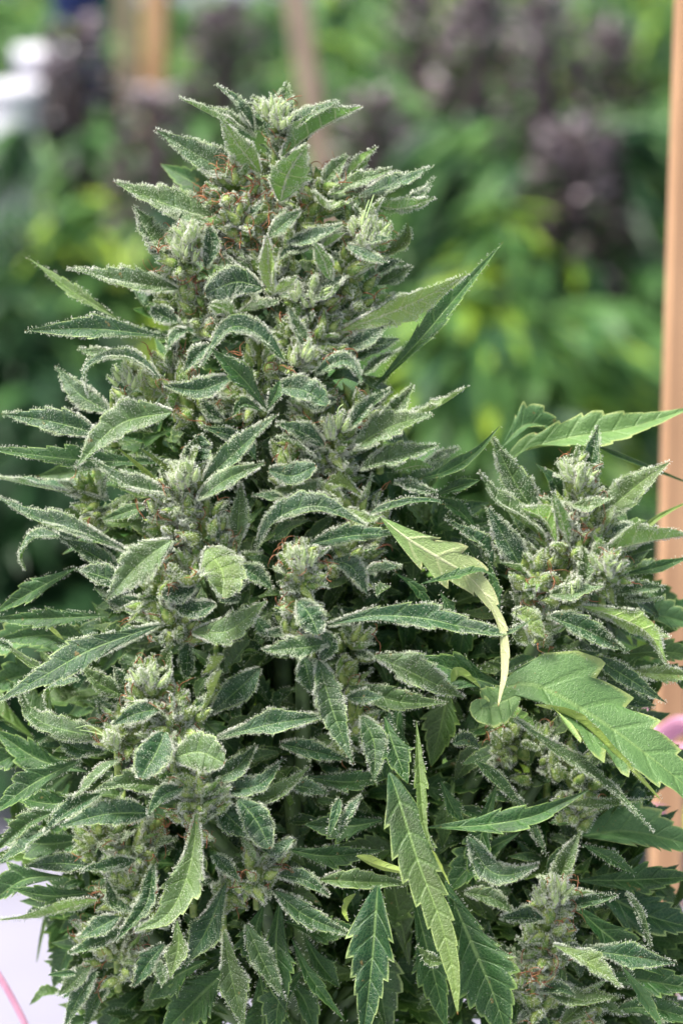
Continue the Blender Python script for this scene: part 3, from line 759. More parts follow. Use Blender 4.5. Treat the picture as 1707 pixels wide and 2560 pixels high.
([(1460,1930),(1520,1900),(1600,1930)],1.5,1.5,50,40,'s',{'frost':0.5}),
([(120,2275),(105,2340),(92,2408)],9.0,9.5,16,10,'n',{'frost':0,'yellow':0.2}),
([(30,1620),(-20,1600)],1.0,1.0,20,20,'n',{}),
([(260,1990),(140,2010),(20,1990)],1.6,2.0,110,10,'f',{'frost':0.1,'teeth':6}),
([(240,2090),(120,2110),(-20,2090)],2.2,2.8,120,10,'f',{'frost':0.1,'teeth':6}),
([(280,1640),(150,1590),(-20,1600)],2.6,3.2,100,10,'f',{'frost':0.05,'teeth':7}),
([(220,1930),(100,1900),(-20,1820)],2.0,2.6,110,10,'f',{'frost':0.05,'teeth':6}),
([(240,2230),(130,2240),(20,2220)],1.4,1.6,70,20,'f',{'frost':0.1,'teeth':5}),
([(1240,1960),(1200,2100),(1180,2230)],1.4,1.4,110,10,'f',{'frost':0.05,'teeth':7}),
([(1300,2080),(1200,2140),(1100,2250)],1.6,1.6,120,10,'f',{'frost':0.05,'teeth':7}),
([(1280,2430),(1300,2520),(1400,2600)],0.6,0.6,100,10,'f',{'frost':0.3,'teeth':6}),
([(1400,2560),(1480,2500),(1560,2540)],0.4,0.4,80,10,'s',{'frost':0.5}),
([(700,2240),(690,2380),(715,2530)],0.6,0.5,130,8,'f',{'frost':0.05,'teeth':8}),
([(660,2260),(640,2330),(650,2440)],0.9,0.9,120,8,'f',{'frost':0.1,'teeth':7}),
([(760,2420),(700,2500),(690,2600)],1.0,1.0,120,8,'f',{'frost':0.05,'teeth':7}),
([(118,1680),(70,1655),(5,1605)],1.6,1.9,26,30,'n',{'frost':0.1,'yellow':0.1}),
([(140,1630),(60,1600),(-40,1620)],3.4,4.0,130,5,'f',{'frost':0,'teeth':6,'pale':1}),
([(150,1700),(60,1690),(-40,1720)],3.6,4.2,120,5,'f',{'frost':0,'teeth':6}),
([(160,1600),(110,1560),(50,1545)],2.4,2.8,14,20,'n',{'frost':0,'yellow':0.6}),
]
# flower clusters: centre x, y, depth cm, radius px, number of bracts, pistils, share of orange, name note
CL = [
(700,330,0.5,34,12,7), (690,285,0.5,24,6,3), (700,430,0.9,55,12,4), (585,480,0.3,50,20,34), (600,560,0.2,45,16,20),
(800,470,0.6,38,10,9), (640,540,0.6,50,12,10), (760,520,0.8,60,14,6), (905,570,0.2,52,20,12),
(720,640,0.5,80,24,10), (560,610,0.5,60,14,8), (445,650,0.2,44,18,10), (465,600,0.0,28,7,2), (450,740,0.7,66,18,14), (500,800,0.6,60,14,6),
(640,700,0.5,60,12,5), (780,780,0.3,70,20,8), (790,860,0.1,60,20,8), (730,840,0.2,40,10,3), (740,910,-0.1,34,8,4), (850,680,0.3,60,14,6),
(900,760,0.6,50,10,5), (650,900,0.4,60,12,10), (440,950,0.8,60,16,16), (490,1010,0.8,55,14,14), (360,990,1.2,60,14,10), (620,1000,0.9,60,10,6),
(830,1120,0.2,60,20,10), (790,1040,0.6,50,12,6), (830,1170,0.4,50,12,6), (740,1140,0.6,60,10,6), (900,1030,0.8,50,10,5), (720,1200,0.4,50,10,6),
(465,1200,-1.0,36,12,8), (455,1250,-1.0,46,16,10), (430,1310,-0.8,56,20,14), (510,1320,-0.9,60,22,14), (440,1370,-0.6,60,16,8), (580,1390,-0.8,44,12,12),
(240,1250,1.6,60,12,5), (755,1410,-1.4,40,16,12), (765,1450,-1.4,40,14,9), (745,1510,-1.2,38,12,6), (740,1570,-0.8,44,10,4),
(400,1480,-0.6,70,18,8), (430,1560,-0.5,60,16,7), (480,1440,-0.8,50,12,4), (880,1400,0.6,60,12,8), (900,1290,0.5,70,14,8),
(375,1700,-1.0,34,12,10), (390,1760,-1.2,52,22,12), (430,1820,-1.4,50,16,14), (470,1790,-1.0,50,14,10), (300,1840,-0.5,46,14,12), (410,1870,-1.2,50,12,6),
(490,1960,-1.0,44,14,8), (500,2010,-1.1,50,16,8), (480,2060,-1.0,40,10,6), (640,2190,-0.1,52,14,12), (680,2140,0.1,50,12,6),
(330,2110,1.0,80,20,18), (250,2100,1.0,60,14,10), (330,2230,0.9,60,16,8), (290,2390,1.4,70,22,12), (230,2350,1.6,40,10,8), (380,2280,0.8,50,10,5),
(1440,1190,0.8,34,14,7), (1440,1240,0.9,44,14,8), (1410,1300,0.8,50,14,6), (1430,1370,0.5,60,18,10), (1325,1440,0.0,38,12,8), (1400,1480,0.4,50,14,8),
(1510,1430,0.4,52,18,10), (1480,1340,0.8,50,12,8), (1360,1420,0.6,50,12,8), (1340,1560,0.6,50,12,10),
(1380,2250,-0.4,44,18,10), (1375,2310,-0.3,50,18,14), (1360,2380,-0.1,50,16,14), (1320,2440,0.1,50,16,14), (1340,2520,0.2,50,14,12), (1440,2540,0.6,50,12,5),
(1340,1900,2.2,70,12,4), (1420,1950,2.0,70,12,4), (1260,1850,2.0,60,10,3), (1440,2040,1.4,44,10,4),
(880,1840,0.8,50,10,4), (560,2230,0.8,40,8,4), (870,1620,0.6,50,12,2), (850,1700,0.8,50,10,2),
]# ---------------------------------------------------------------- the hemp plant in focus
def add_mix(key, src_cols):
    return leaf_material(key, *src_cols)
M['pale_fan'] = leaf_material('pale_fan_leaf', (0.045, 0.13, 0.035), (0.115, 0.24, 0.08), (0.17, 0.30, 0.07), (0.36, 0.44, 0.14), (0.35, 0.5, 0.36))
M['dry_fan'] = leaf_material('dry_leaf', (0.06, 0.14, 0.04), (0.12, 0.22, 0.07), (0.12, 0.235, 0.05), (0.36, 0.40, 0.15), (0.5, 0.5, 0.36), (0.66, 0.62, 0.36))

plant_root = P(840, 1500, 6.0); plant_root[2] = 0.0
plant = empty('hemp_plant', plant_root)
plant['_w'] = [float(a) for a in plant_root]
tag(plant, 'frosty green hemp plant in sharp focus with orange haired flower clusters, filling the foreground', 'plant', kind='thing')

# stem
sb = Buf()
axis = [P(700, 330, 0.008), P(700, 700, 0.028), P(690, 1100, 0.038), P(700, 1600, 0.05), P(760, 2100, 0.055), P(800, 2600, 0.06)]
base = P(800, 2600, 0.06)
axis += [base + np.array([0.01, 0.02, -0.25]), np.array([plant_root[0], plant_root[1] + 0.02, 0.0])]
tube(sb, axis, 0.003, 0.013, 0, 8, 40)
for tgt, z0, j in (((465, 1300), -0.3, 2), ((755, 1500), -0.6, 3), ((400, 1850), -0.6, 3), ((500, 2050), -0.3, 3), ((1430, 1400), 1.2, 4), ((1365, 2350), 0.8, 5),
                   ((300, 2250), 1.5, 4), ((1350, 1950), 2.0, 4), ((450, 700), 1.0, 0), ((880, 620), 1.0, 0), ((830, 1120), 1.0, 1), ((440, 970), 1.2, 1), ((640, 2180), 0.6, 4)):
    a = axis[j + 1] if j + 1 < len(axis) else axis[-1]
    b_ = P(tgt[0], tgt[1], z0 * 0.01 + 0.008)
    mid = (a + b_) / 2 + np.array([0, 0, -0.012])
    tube(sb, [a, mid, b_], 0.0035, 0.0018, 0, 6, 12)
stem = sb.build('stem', ['stem'], plant, plant_root)

# flower cluster parts: hubs that own the nearest leaves and bracts
HUBS = [(700,330),(590,520),(800,480),(900,590),(450,670),(730,640),(780,820),(650,930),(440,970),(280,1010),(830,1120),(950,1080),(460,1230),(470,1360),(240,1250),
        (755,1460),(780,1620),(420,1520),(540,1640),(385,1730),(430,1830),(290,1850),(500,1990),(620,1990),(640,2180),(320,2130),(290,2390),(480,2200),
        (1440,1230),(1430,1370),(1325,1450),(1510,1440),(1380,2260),(1350,2420),(1370,1920),(900,1330),(880,1700),(560,2320)]
hubs = np.array(HUBS, float)
hub_obj = []
hub_w = []
hub_core = [Buf() for _ in HUBS]
hub_pist = [Buf() for _ in HUBS]
hub_fol = [Buf() for _ in HUBS]
def near(x, y): return int(np.argmin(((hubs - [x, y])**2).sum(1)))
def axis_at(x, y, z):
    """point on the plant's inner axis near a surface position"""
    if x > 1150: ax = 1400 if y < 1800 else 1370
    else: ax = 690 if y < 1250 else (560 + 0.0 * y)
    return P(ax, y + 90, (z + 4.0) * 0.01)

# bracts: the larger ones single, the small ones joined into the cluster
single = []
for (cx, cy, cz, R, nb, npist) in CL:
    h = near(cx, cy)
    cen = P(cx, cy, cz * 0.01)
    inner = axis_at(cx, cy, cz)
    outd = nrm(cen - inner)
    for k in range(nb):
        th = rng.uniform(0, 6.283); rr = R * math.sqrt(rng.uniform(0.02, 1.0))
        x = cx + rr * math.cos(th); y = cy + rr * math.sin(th)
        z = cz * 0.01 - 0.0015 + (rr / R)**2 * R * PX * 0.55 + rng.uniform(-0.001, 0.003)
        p = P(x, y, z)
        d = nrm(p - cen) * 0.9 + outd * 0.5 + np.array([0, -0.15, 0.55]) + rng.normal(0, 0.25, 3)
        size = rng.uniform(22, 38) * PX * (0.8 if R < 36 else 1.0)
        single.append((size, h, p - nrm(d) * size * 0.5, d))
    # brown styles, mostly in pairs from the bract mouths
    mine = single[-nb:]
    for k in range(int(npist * (1.15 if cy < 700 else 0.7)) + 1):
        (sz, h_, p0, d0) = mine[int(rng.integers(0, nb))]
        mouth = p0 + nrm(d0) * sz * 1.5
        for q in range(2):
            d = nrm(d0) * 0.9 + rng.normal(0, 0.55, 3) + np.array([0, -0.35, 0.1])
            pistil(hub_pist[h_], mouth, d, rng.uniform(24, 62) * PX, 0, rng.uniform(0.2, 1.0), rng.uniform(0.9, 1.6))
    # narrow frosted leaflets between the bracts
    for k in range(int(nb * 0.35)):
        th = rng.uniform(0, 6.283); rr = R * rng.uniform(0.1, 0.8)
        x = cx + rr * math.cos(th); y = cy + rr * math.sin(th)
        L_ = rng.uniform(34, 74) * (0.7 if R < 36 else 1.0)
        a = th + rng.normal(0, 0.5); dx, dy = math.cos(a), math.sin(a) * 0.8 - 0.3
        leaf(hub_fol[h], [(x, y, cz + 0.15), (x + dx * L_ * .5, y + dy * L_ * .5, cz - 0.15), (x + dx * L_, y + dy * L_ - rng.uniform(-8, 12), cz - rng.uniform(-0.3, 0.6))],
             L_ * rng.uniform(0.28, 0.42), rng.uniform(10, 150), 's', frost=rng.uniform(0.9, 1.5), yellow=rng.uniform(0, 0.35), res=0.5, teeth=4)
    # shaded body inside the cluster
    for k in range(3):
        p = P(cx + rng.uniform(-.4, .4) * R, cy + rng.uniform(-.3, .5) * R, cz * 0.01 + R * PX * 0.9)
        bract(hub_core[h], p, np.array([0, -0.2, 1.0]) + rng.normal(0, .3, 3), R * PX * 0.9, 0, 1, 0.08)
single.sort(key=lambda s: -s[0])
NS = 290

leaves_todo = [[] for _ in HUBS]
fan_todo = []
for L_ in LV:
    pts, z0, z1, w, roll, kind, op = L_
    n = len(pts)
    seg = np.r_[0, np.cumsum([math.dist(pts[i], pts[i + 1]) for i in range(n - 1)])]; seg /= seg[-1]
    p3 = [(x, y, z0 + (z1 - z0) * s) for (x, y), s in zip(pts, seg)]
    big_fan = kind in ('f', 'l') and op.get('mat') is None
    (fan_todo if big_fan else leaves_todo[near(*pts[0])]).append((p3, w, roll, kind, op))

def make_leaf(name, item, parent):
    p3, w, roll, kind, op = item
    mk = op.get('mat') or ('fan' if kind in ('f', 'l') else 'leaf')
    if op.get('pale'): mk = 'pale_fan'
    if op.get('dry'): mk = 'dry_fan'
    b = Buf()
    kw = {k: op[k] for k in ('frost', 'yellow', 'fold', 'curl', 'teeth', 'depth', 'ruffle', 'hole', 'tail') if k in op}
    y0 = p3[0][1]
    heavy = 1.65 - 0.8 * min(1.0, max(0.0, (y0 - 600) / 1300.0))
    if 'frost' not in kw or kw['frost'] > 0.75: kw['frost'] = kw.get('frost', 1.0) * heavy * rng.uniform(0.75, 1.2)
    if kind in 's' and 'yellow' not in kw: kw['yellow'] = float(max(0, rng.normal(0.03, 0.08)))
    leaf(b, p3, w, roll, kind, **kw)
    return b.build(name, [mk, 'hair'], parent, P(p3[0][0], p3[0][1], p3[0][2] * 0.01))

for i, (hx, hy) in enumerate(HUBS):
    cl = [c for c in CL if near(c[0], c[1]) == i]
    zc = np.mean([c[2] for c in cl]) if cl else 0.5
    hub_w.append(P(hx, hy, zc * 0.01 + 0.01))

# smaller and inner leaves that fill the plant behind the traced ones
def fill_leaf(cx, cy, z, n, rx, ry, lw=(60, 130), frost=0.6, fan=0.0, spread=1.0):
    for _ in range(n):
        th = rng.uniform(0, 6.283); q = math.sqrt(rng.uniform(0, 1))
        x, y = cx + rx * q * math.cos(th), cy + ry * q * math.sin(th)
        zz = z + rng.uniform(0, 1.6) + 2.2 * (q**2)
        L_ = rng.uniform(*lw)
        dx = (x - cx) / rx * 1.3 + rng.normal(0, 0.5); dy = (y - cy) / ry * 0.4 + rng.normal(0, 0.45) - 0.1
        m_ = math.hypot(dx, dy) + 1e-6; dx /= m_; dy /= m_
        x1, y1 = x + dx * L_, y + dy * L_
        h = near(x, y)
        isf = rng.uniform() < fan
        wd = L_ * (rng.uniform(0.34, 0.5) if not isf else rng.uniform(0.38, 0.5))
        sg = rng.uniform(-14, 14)
        leaf(hub_fol[h], [(x, y, zz), ((x + x1) / 2 - dy * sg, (y + y1) / 2 + dx * sg, zz - 0.3), (x1, y1, zz - rng.uniform(-0.4, 0.9))], wd,
             rng.uniform(5, 60), 'f' if isf else 's', frost=frost * rng.uniform(0.3, 0.9) * (0.2 if isf else 1), yellow=rng.uniform(0, 0.15),
             mi=2 if isf else 0, hair_mi=1, res=0.5)
FILL = [(700,360,1.6,10,60,60),(670,500,1.8,26,170,90),(700,640,1.6,44,230,110),(640,800,1.6,52,260,120),(650,950,1.6,58,280,120),
        (640,1120,1.6,60,340,130),(640,1290,1.4,60,360,130),(600,1460,1.2,60,340,140),(580,1640,1.2,60,380,140),(560,1820,1.2,60,400,140),
        (560,2000,1.2,60,380,140),(520,2180,1.6,40,330,140),(480,2350,2.2,26,260,140),(380,2480,2.6,16,240,100),
        (1420,1300,1.6,26,130,110),(1420,1470,1.4,34,190,130),(1350,1660,2.2,34,240,120),(1300,1850,2.2,40,260,130),(1350,2050,2.2,40,250,130),
        (1400,2250,1.8,34,220,130),(1380,2430,1.6,40,260,130)]
for (cx, cy, z, n, rx, ry) in FILL:
    fill_leaf(cx, cy, z, n, rx, ry, (55, 120), 0.16, 0.15)
# deeper, larger fan leaves that close the lower half
for (cx, cy, z, n, rx, ry) in [(1050,1400,3.0,16,160,150),(1050,1620,3.0,22,220,160),(1050,1880,2.6,26,240,170),(1050,2120,2.6,26,240,170),(1000,2380,3.0,26,260,170),
                               (650,2460,3.6,20,330,120),(1450,2350,3.6,18,260,200),(600,1700,4.0,22,420,300),(600,1250,4.0,18,300,250),(1250,2520,2.6,14,300,90),(200,1950,3.6,10,160,220)]:
    fill_leaf(cx, cy, z, n, rx, ry, (150, 300), 0.2, 0.85)

# the far side of the plant: large shaded fan leaves right through its depth
def deep(cx, cy, rx, ry, n):
    for _ in range(n):
        th = rng.uniform(0, 6.283); q = math.sqrt(rng.uniform(0, 1))
        x, y = cx + rx * q * math.cos(th), cy + ry * q * math.sin(th)
        z = rng.uniform(4.5, 8.5); L_ = rng.uniform(140, 260); a = rng.uniform(0, 6.283)
        leaf(hub_fol[near(x, y)], [(x, y, z), (x + math.cos(a) * L_ * .5, y + math.sin(a) * L_ * .5, z - 0.8), (x + math.cos(a) * L_, y + math.sin(a) * L_ + 20, z)],
             L_ * 0.42, rng.uniform(0, 50), 'f', frost=0.0, mi=2, res=0.5)
for args in [(690, 640, 130, 140, 40), (650, 950, 190, 180, 60), (640, 1250, 300, 200, 90), (620, 1550, 330, 200, 110), (600, 1850, 340, 200, 110), (600, 2150, 330, 200, 90), (700, 2450, 360, 130, 70),
             (1050, 1420, 160, 130, 50), (1080, 1700, 230, 200, 80), (1100, 2050, 280, 220, 110), (1150, 2400, 340, 200, 110), (150, 2120, 130, 90, 16), (1500, 2100, 100, 110, 26), (1640, 1640, 60, 60, 10), (1600, 2450, 120, 130, 30), (330, 2480, 100, 90, 20), (360, 2220, 200, 160, 60), (720, 2280, 260, 180, 50), (480, 1900, 260, 160, 50), (1400, 1500, 130, 160, 40), (1420, 1900, 160, 160, 40), (1480, 2350, 200, 220, 60)]:
    deep(*args)

for i, (hx, hy) in enumerate(HUBS):
    hc = hub_core[i]
    # short shoot axis inside the cluster
    tube(hc, [hub_w[i] + np.array([0, 0.008, -0.014]), hub_w[i] + np.array([0, 0.003, 0.0]), hub_w[i] + np.array([0, 0.002, 0.004])], 0.0013, 0.0008, 0, 6, 6)
    for (size, h, p, d) in single[NS:]:
        if h == i: bract(hc, p, d, size, 0, 1)
    o = hc.build('flower_cluster', ['bract', 'hair'], plant, hub_w[i])
    hub_obj.append(o)
    for item in leaves_todo[i]: make_leaf('leaf', item, o)
    if hub_pist[i].n: tag(hub_pist[i].build('pistils', ['pistil'], o, hub_w[i]), kind='stuff')
    if hub_fol[i].n: tag(hub_fol[i].build('inner_foliage', ['leaf', 'hair', 'fan'], o, hub_w[i]), kind='stuff')
for (size, h, p, d) in single[:NS]:
    b = Buf(); bract(b, p, d, size, 0, 1)
    b.build('bract', ['bract', 'hair'], hub_obj[h], p)
for item in fan_todo: make_leaf('fan_leaf', item, plant)

# pale growing tips: upright slim bracts crowding the head of each shoot
M['tip'] = simple('growing_tip', (0.62, 0.76, 0.34), (0.42, 0.60, 0.20), 500, 0.5, 0.25, 0.4)
for (tx, ty, tz, R_, n_) in [(478,590,-0.2,22,14), (470,625,0.0,30,12), (462,1195,-1.3,30,20), (1440,1195,0.6,30,16), (378,1698,-1.2,30,16), (672,275,0.2,24,12), (700,300,0.1,24,8), (755,1400,-1.6,30,16),
                            (920,585,-0.1,40,20), (1378,2240,-0.6,34,18), (830,1075,0.0,26,10), (1515,1415,0.2,30,12), (290,1850,-0.6,24,10), (770,730,0.2,40,14), (330,945,1.0,40,12), (1430,1480,0.2,20,6), (745,890,-0.2,24,8)]:
    b = Buf(); cen = P(tx, ty, tz * 0.01)
    for k in range(n_):
        th = rng.uniform(0, 6.283); rr = R_ * math.sqrt(rng.uniform(0, 1))
        p = P(tx + rr * math.cos(th), ty + rr * 0.8 * math.sin(th) + 8, tz * 0.01 + (rr / R_)**2 * 0.002 - 0.004)
        d = np.array([math.cos(th) * 0.55 * rr / R_, -0.35, 1.0]) + rng.normal(0, .22, 3)
        bract(b, p, d, rng.uniform(17, 29) * PX, 0, 1, 1.1, 0.35)
    for k in range(3):
        L_ = rng.uniform(35, 60); a = rng.uniform(-2.6, -0.5)
        leaf(b, [(tx, ty + 6, tz), (tx + math.cos(a) * L_ * .5, ty + math.sin(a) * L_ * .5, tz - .1), (tx + math.cos(a) * L_, ty + math.sin(a) * L_, tz - .1)], L_ * .34, rng.uniform(20, 160), 's', frost=1.4, yellow=0.6, teeth=4, mi=2)
    b.build('growing_tip', ['tip', 'hair', 'leaf'], hub_obj[near(tx, ty)], cen)

# pale fresh sprouts and styles at the shoot tips
def sprout(h, pts, r0=2.6, r1=1.2):
    b = Buf()
    tube(b, [P(x, y, z * 0.01) for x, y, z in pts], r0 * PX, r1 * PX, 0, 6, 16)
    b.build('sprout', ['sprout'], hub_obj[near(*h)], P(pts[0][0], pts[0][1], pts[0][2] * 0.01))
for h, pts in [((465,1200), [(470,1215,-1.6),(478,1180,-1.7),(472,1160,-1.9),(456,1158,-2.0),(450,1172,-1.9),(462,1186,-1.8)]),
               ((465,1200), [(462,1165,-1.7),(470,1140,-1.7)]),
               ((755,1400), [(740,1410,-2.0),(743,1385,-2.0),(742,1360,-2.0)]), ((755,1400), [(772,1408,-2.0),(778,1385,-2.0),(780,1372,-2.0)]),
               ((905,570), [(915,545,-0.8),(925,515,-0.8),(934,487,-0.7)]), ((905,570), [(905,560,-0.8),(912,530,-0.8),(922,500,-0.7)]),
               ((465,600), [(480,628,-0.5),(480,605,-0.5),(476,585,-0.4)]), ((690,285), [(668,300,-0.2),(660,275,-0.2),(652,262,-0.2)]),
               ((300,1850), [(262,1838,-0.8),(225,1815,-0.8),(190,1820,-0.8)]), ((300,1850), [(262,1840,-0.8),(230,1830,-0.8),(200,1825,-0.8)]),
               ((830,1050), [(842,1070,-0.4),(845,1025,-0.5),(858,1010,-0.5)])]:
    sprout(h, pts)
# ---------------------------------------------------------------- ground
def ground_material():
    m, nt, bs, out = mat('white_ground_sheet')
    b = NB(nt)
    tc = b.n('ShaderNodeTexCoord')
    f = b.noise(3, 4, tc.outputs['Object']); g = b.noise(40, 2, tc.outputs['Object'])
    c = b.mix(b.smooth(f, 0.35, 0.7), (0.30, 0.295, 0.37), (0.235, 0.23, 0.29))
    nt.links.new(c, bs.inputs['Base Color']); bs.inputs['Roughness'].default_value = 0.45
    bp = b.n('ShaderNodeBump'); bp.inputs['Strength'].default_value = 0.5; bp.inputs['Distance'].default_value = 0.02
    nt.links.new(f, bp.inputs['Height']); nt.links.new(bp.outputs[0], bs.inputs['Normal'])
    return m
M['ground'] = ground_material()
gb = Buf()
xs = np.concatenate([[-60], np.linspace(-6, 6, 41), [60]]); ys = np.concatenate([[-30], np.linspace(-2, 12, 57), [90]])
GX, GY = np.meshgrid(xs, ys, indexing='ij')
GZ = 0.012 * np.sin(GX * 5.1 + GY * 1.3) * np.cos(GY * 4.3 + GX) - 0.014
g = np.arange(GX.size).reshape(GX.shape)
gb.add(np.stack([GX, GY, GZ], -1).reshape(-1, 3), np.stack([g[:-1, :-1], g[1:, :-1], g[1:, 1:], g[:-1, 1:]], -1).reshape(-1, 4))
tag(gb.build('ground', ['ground']), 'white plastic sheet covering the ground under the plants', kind='structure')

# ---------------------------------------------------------------- plants behind, out of focus
def strip(buf, p, d, L, w, mi, droop, n=4):
    d = nrm(np.asarray(d, float)); pts = [p]
    for k in range(n):
        d = nrm(d + np.array([0, 0, -droop])); pts.append(pts[-1] + d * L / n)
    C = np.array(pts); T = nrm(np.gradient(C, axis=0))
    Sd = nrm(np.cross(T, np.array([0, 0, 1.0]) + rng.normal(0, 0.35, 3)))
    Nn = np.cross(Sd, T)
    u = np.linspace(0, 1, n + 1); ww = (w * 0.5 * np.sin(np.pi * (0.08 + 0.92 * u**0.8)) + 0.0006)[:, None]
    X = np.stack([C - Sd * ww + Nn * ww * 0.35, C, C + Sd * ww + Nn * ww * 0.35], 1)
    g = np.arange((n + 1) * 3).reshape(n + 1, 3)
    buf.add(X.reshape(-1, 3), np.stack([g[:-1, :-1], g[:-1, 1:], g[1:, 1:], g[1:, :-1]], -1).reshape(-1, 4), mi)

def hemp_meshes(H, seed, spikes, yellow=0.15, head=1.0, leafn=1.0, dark=0.3, purple=True, droopy=False):
    """stem, foliage and purple flower spikes of one background plant, base at the origin"""
    global rng
    old = rng; rng = np.random.default_rng(seed)
    st, fo, sp = Buf(), Buf(), []
    tube(st, [np.array([0, 0, 0]), np.array([0.01, 0, H * .5]), np.array([0, 0, H * .93])], 0.010, 0.004, 0, 6, 8)
    shoots = [(np.array([0, 0, H]), 1.0)]
    for k in range(spikes):
        a = 6.283 * k / spikes + rng.uniform(-.3, .3); r = rng.uniform(0.10, 0.22)
        h = H * rng.uniform(0.66, 0.90)
        shoots.append((np.array([r * math.cos(a), r * math.sin(a), h]), rng.uniform(0.55, 0.75)))
        tube(st, [np.array([0, 0, H * .3]), np.array([r * .8 * math.cos(a), r * .8 * math.sin(a), h * .7]), shoots[-1][0] - [0, 0, .03]], 0.006, 0.003, 0, 5, 7)
    for (tp, sc) in shoots:
        b = Buf(); hh = 0.24 * sc * head
        for k in range(int(300 * sc * head**1.6)):
            t = rng.uniform(0, 1); r = (0.008 + 0.036 * math.sin(math.pi * min(1, t * 0.62 + 0.04))) * sc * head
            a = rng.uniform(0, 6.283); p = tp + np.array([r * math.cos(a), r * math.sin(a), -t * hh])
            d = np.array([math.cos(a), math.sin(a), 0.8 - t]) + rng.normal(0, .3, 3)
            pale = rng.uniform() < (0.75 if t < 0.3 else 0.2)
            strip(b, p * 1.0, d, rng.uniform(0.016, 0.034) * sc * head**0.5, rng.uniform(0.010, 0.018) * head**0.5, 1 if pale else 0, 0.1, 3)
        tube(b, [tp - [0, 0, hh], tp - [0, 0, hh * .5], tp], 0.024 * sc * head, 0.008 * sc, 0, 7, 6)
        if purple and sc == 1.0: sp.append(b)
        for k in range(int((46 if purple else 70) * sc * leafn)):
            t = rng.uniform(0.75 if purple else 0.0, 1.9); a = rng.uniform(0, 6.283)
            p = tp + np.array([0, 0, -t * hh])
            strip(fo, p, np.array([math.cos(a), math.sin(a), rng.uniform(-0.1, 0.7)]), rng.uniform(0.06, 0.12) * (0.7 + 0.5 * t), rng.uniform(0.012, 0.020),
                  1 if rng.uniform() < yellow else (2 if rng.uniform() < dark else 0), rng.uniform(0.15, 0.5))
    for k in range(int(330 * leafn)):
        t = rng.uniform(0, 1)**0.8; a = rng.uniform(0, 6.283); z = H * (0.10 + 0.74 * t); R = 0.24 * (1 - 0.5 * t)
        rr = R * math.sqrt(rng.uniform(0.05, 1)); p = np.array([rr * math.cos(a), rr * math.sin(a), z])
        for q in range(3):
            a2 = a + rng.normal(0, 0.7)
            strip(fo, p, np.array([math.cos(a2), math.sin(a2), rng.uniform(-0.3, 0.6)]), rng.uniform(0.08, 0.17), rng.uniform(0.014, 0.026),
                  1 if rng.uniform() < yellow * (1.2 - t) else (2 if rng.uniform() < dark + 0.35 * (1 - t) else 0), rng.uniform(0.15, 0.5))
    if droopy:
        for k in range(70):
            a = rng.uniform(0, 6.283); z = H * rng.uniform(0.62, 0.86)
            strip(fo, np.array([0.02 * math.cos(a), 0.02 * math.sin(a), z]), np.array([math.cos(a), math.sin(a), 0.5]), rng.uniform(0.18, 0.28), rng.uniform(0.016, 0.026), 0, 0.75, 6)
    rng = old
    return st, fo, sp

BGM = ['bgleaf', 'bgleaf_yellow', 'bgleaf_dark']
def hemp_plant(loc, variant, label, group, rot=0.0, scale=1.0):
    root = empty('hemp_plant', loc)
    root.rotation_euler[2] = rot; root.scale = (1, 1, scale)
    tag(root, label, 'plant', group)
    for src in variant:
        c = src.copy(); COL.objects.link(c); c.parent = root; c.location = (0, 0, 0)
    return root
def make_variant(*a, **k):
    st, fo, sp = hemp_meshes(*a, **k)
    parts = [st.build('stem', ['stem'])]
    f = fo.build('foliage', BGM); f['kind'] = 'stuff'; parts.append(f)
    for b in sp: parts.append(b.build('flower_spike', ['purple', 'purple_pale']))
    for o in parts: COL.objects.unlink(o)
    return parts
VAR = [make_variant(1.0, 21, 2, 0.15, head=1.25), make_variant(1.0, 22, 2, 0.3, head=1.15), make_variant(1.0, 23, 3, 0.05, dark=0.6), make_variant(1.0, 24, 1, 0.5, dark=0.15),
       make_variant(1.0, 25, 2, 0.15, head=1.3)]
GREEN = [make_variant(1.0, 51, 4, 0.2, purple=False), make_variant(1.0, 52, 4, 0.1, dark=0.5, purple=False), make_variant(1.0, 53, 4, 0.35, dark=0.2, purple=False)]
BIG = make_variant(1.0, 31, 0, 0.10, head=1.4, leafn=0.6, dark=0.5, droopy=True)

def put_head(xN, yN, dist, var, label, group=None, rot=0.0):
    """stand a plant so that the top of its flower spike is seen at (xN, yN) from the given distance"""
    p = P(xN, yN, dist - DIST)
    return hemp_plant((p[0], p[1], 0.0), var, label, group, rot, p[2] / 1.0)
G1 = 'blurred purple topped hemp plants behind'
G2 = G1
put_head(1440, 315, 3.9, BIG, 'blurred hemp plant with the large pale purple flower spike near the right wooden stake', G1, 0.4)
put_head(190, 60, 4.6, VAR[0], 'blurred purple topped hemp plant between the white buckets and the left wooden stake', G1, 1.0)
put_head(380, 235, 4.25, VAR[1], 'blurred hemp plant whose purple spike covers the foot of the left wooden stake', G1, 2.0)
put_head(560, 20, 4.7, VAR[4], 'blurred purple spiked hemp plant between the two thin wooden stakes', G1, 0.3)
put_head(930, 240, 4.3, VAR[0], 'blurred hemp plant with a mauve spike just right of the sharp crown', G1, 3.0)
put_head(1050, -30, 4.9, VAR[1], 'blurred dark spiked hemp plant right of the middle stake at the top edge', G1, 4.0)
put_head(1195, -10, 4.4, VAR[4], 'blurred hemp plant with a small purple tip, second from the middle stake', G1, 5.0)
put_head(1360, -20, 4.0, VAR[2], 'blurred hemp plant, purple tip at the top edge, nearest left of the tall mauve spike', G1, 1.6)
put_head(1520, 70, 5.7, VAR[4], 'blurred hemp plant with a tall purple spike above the large pale one', G1, 2.6)
put_head(90, 800, 4.3, VAR[2], 'low blurred hemp plant at the left edge with a dull purple tip', G1, 0.9)
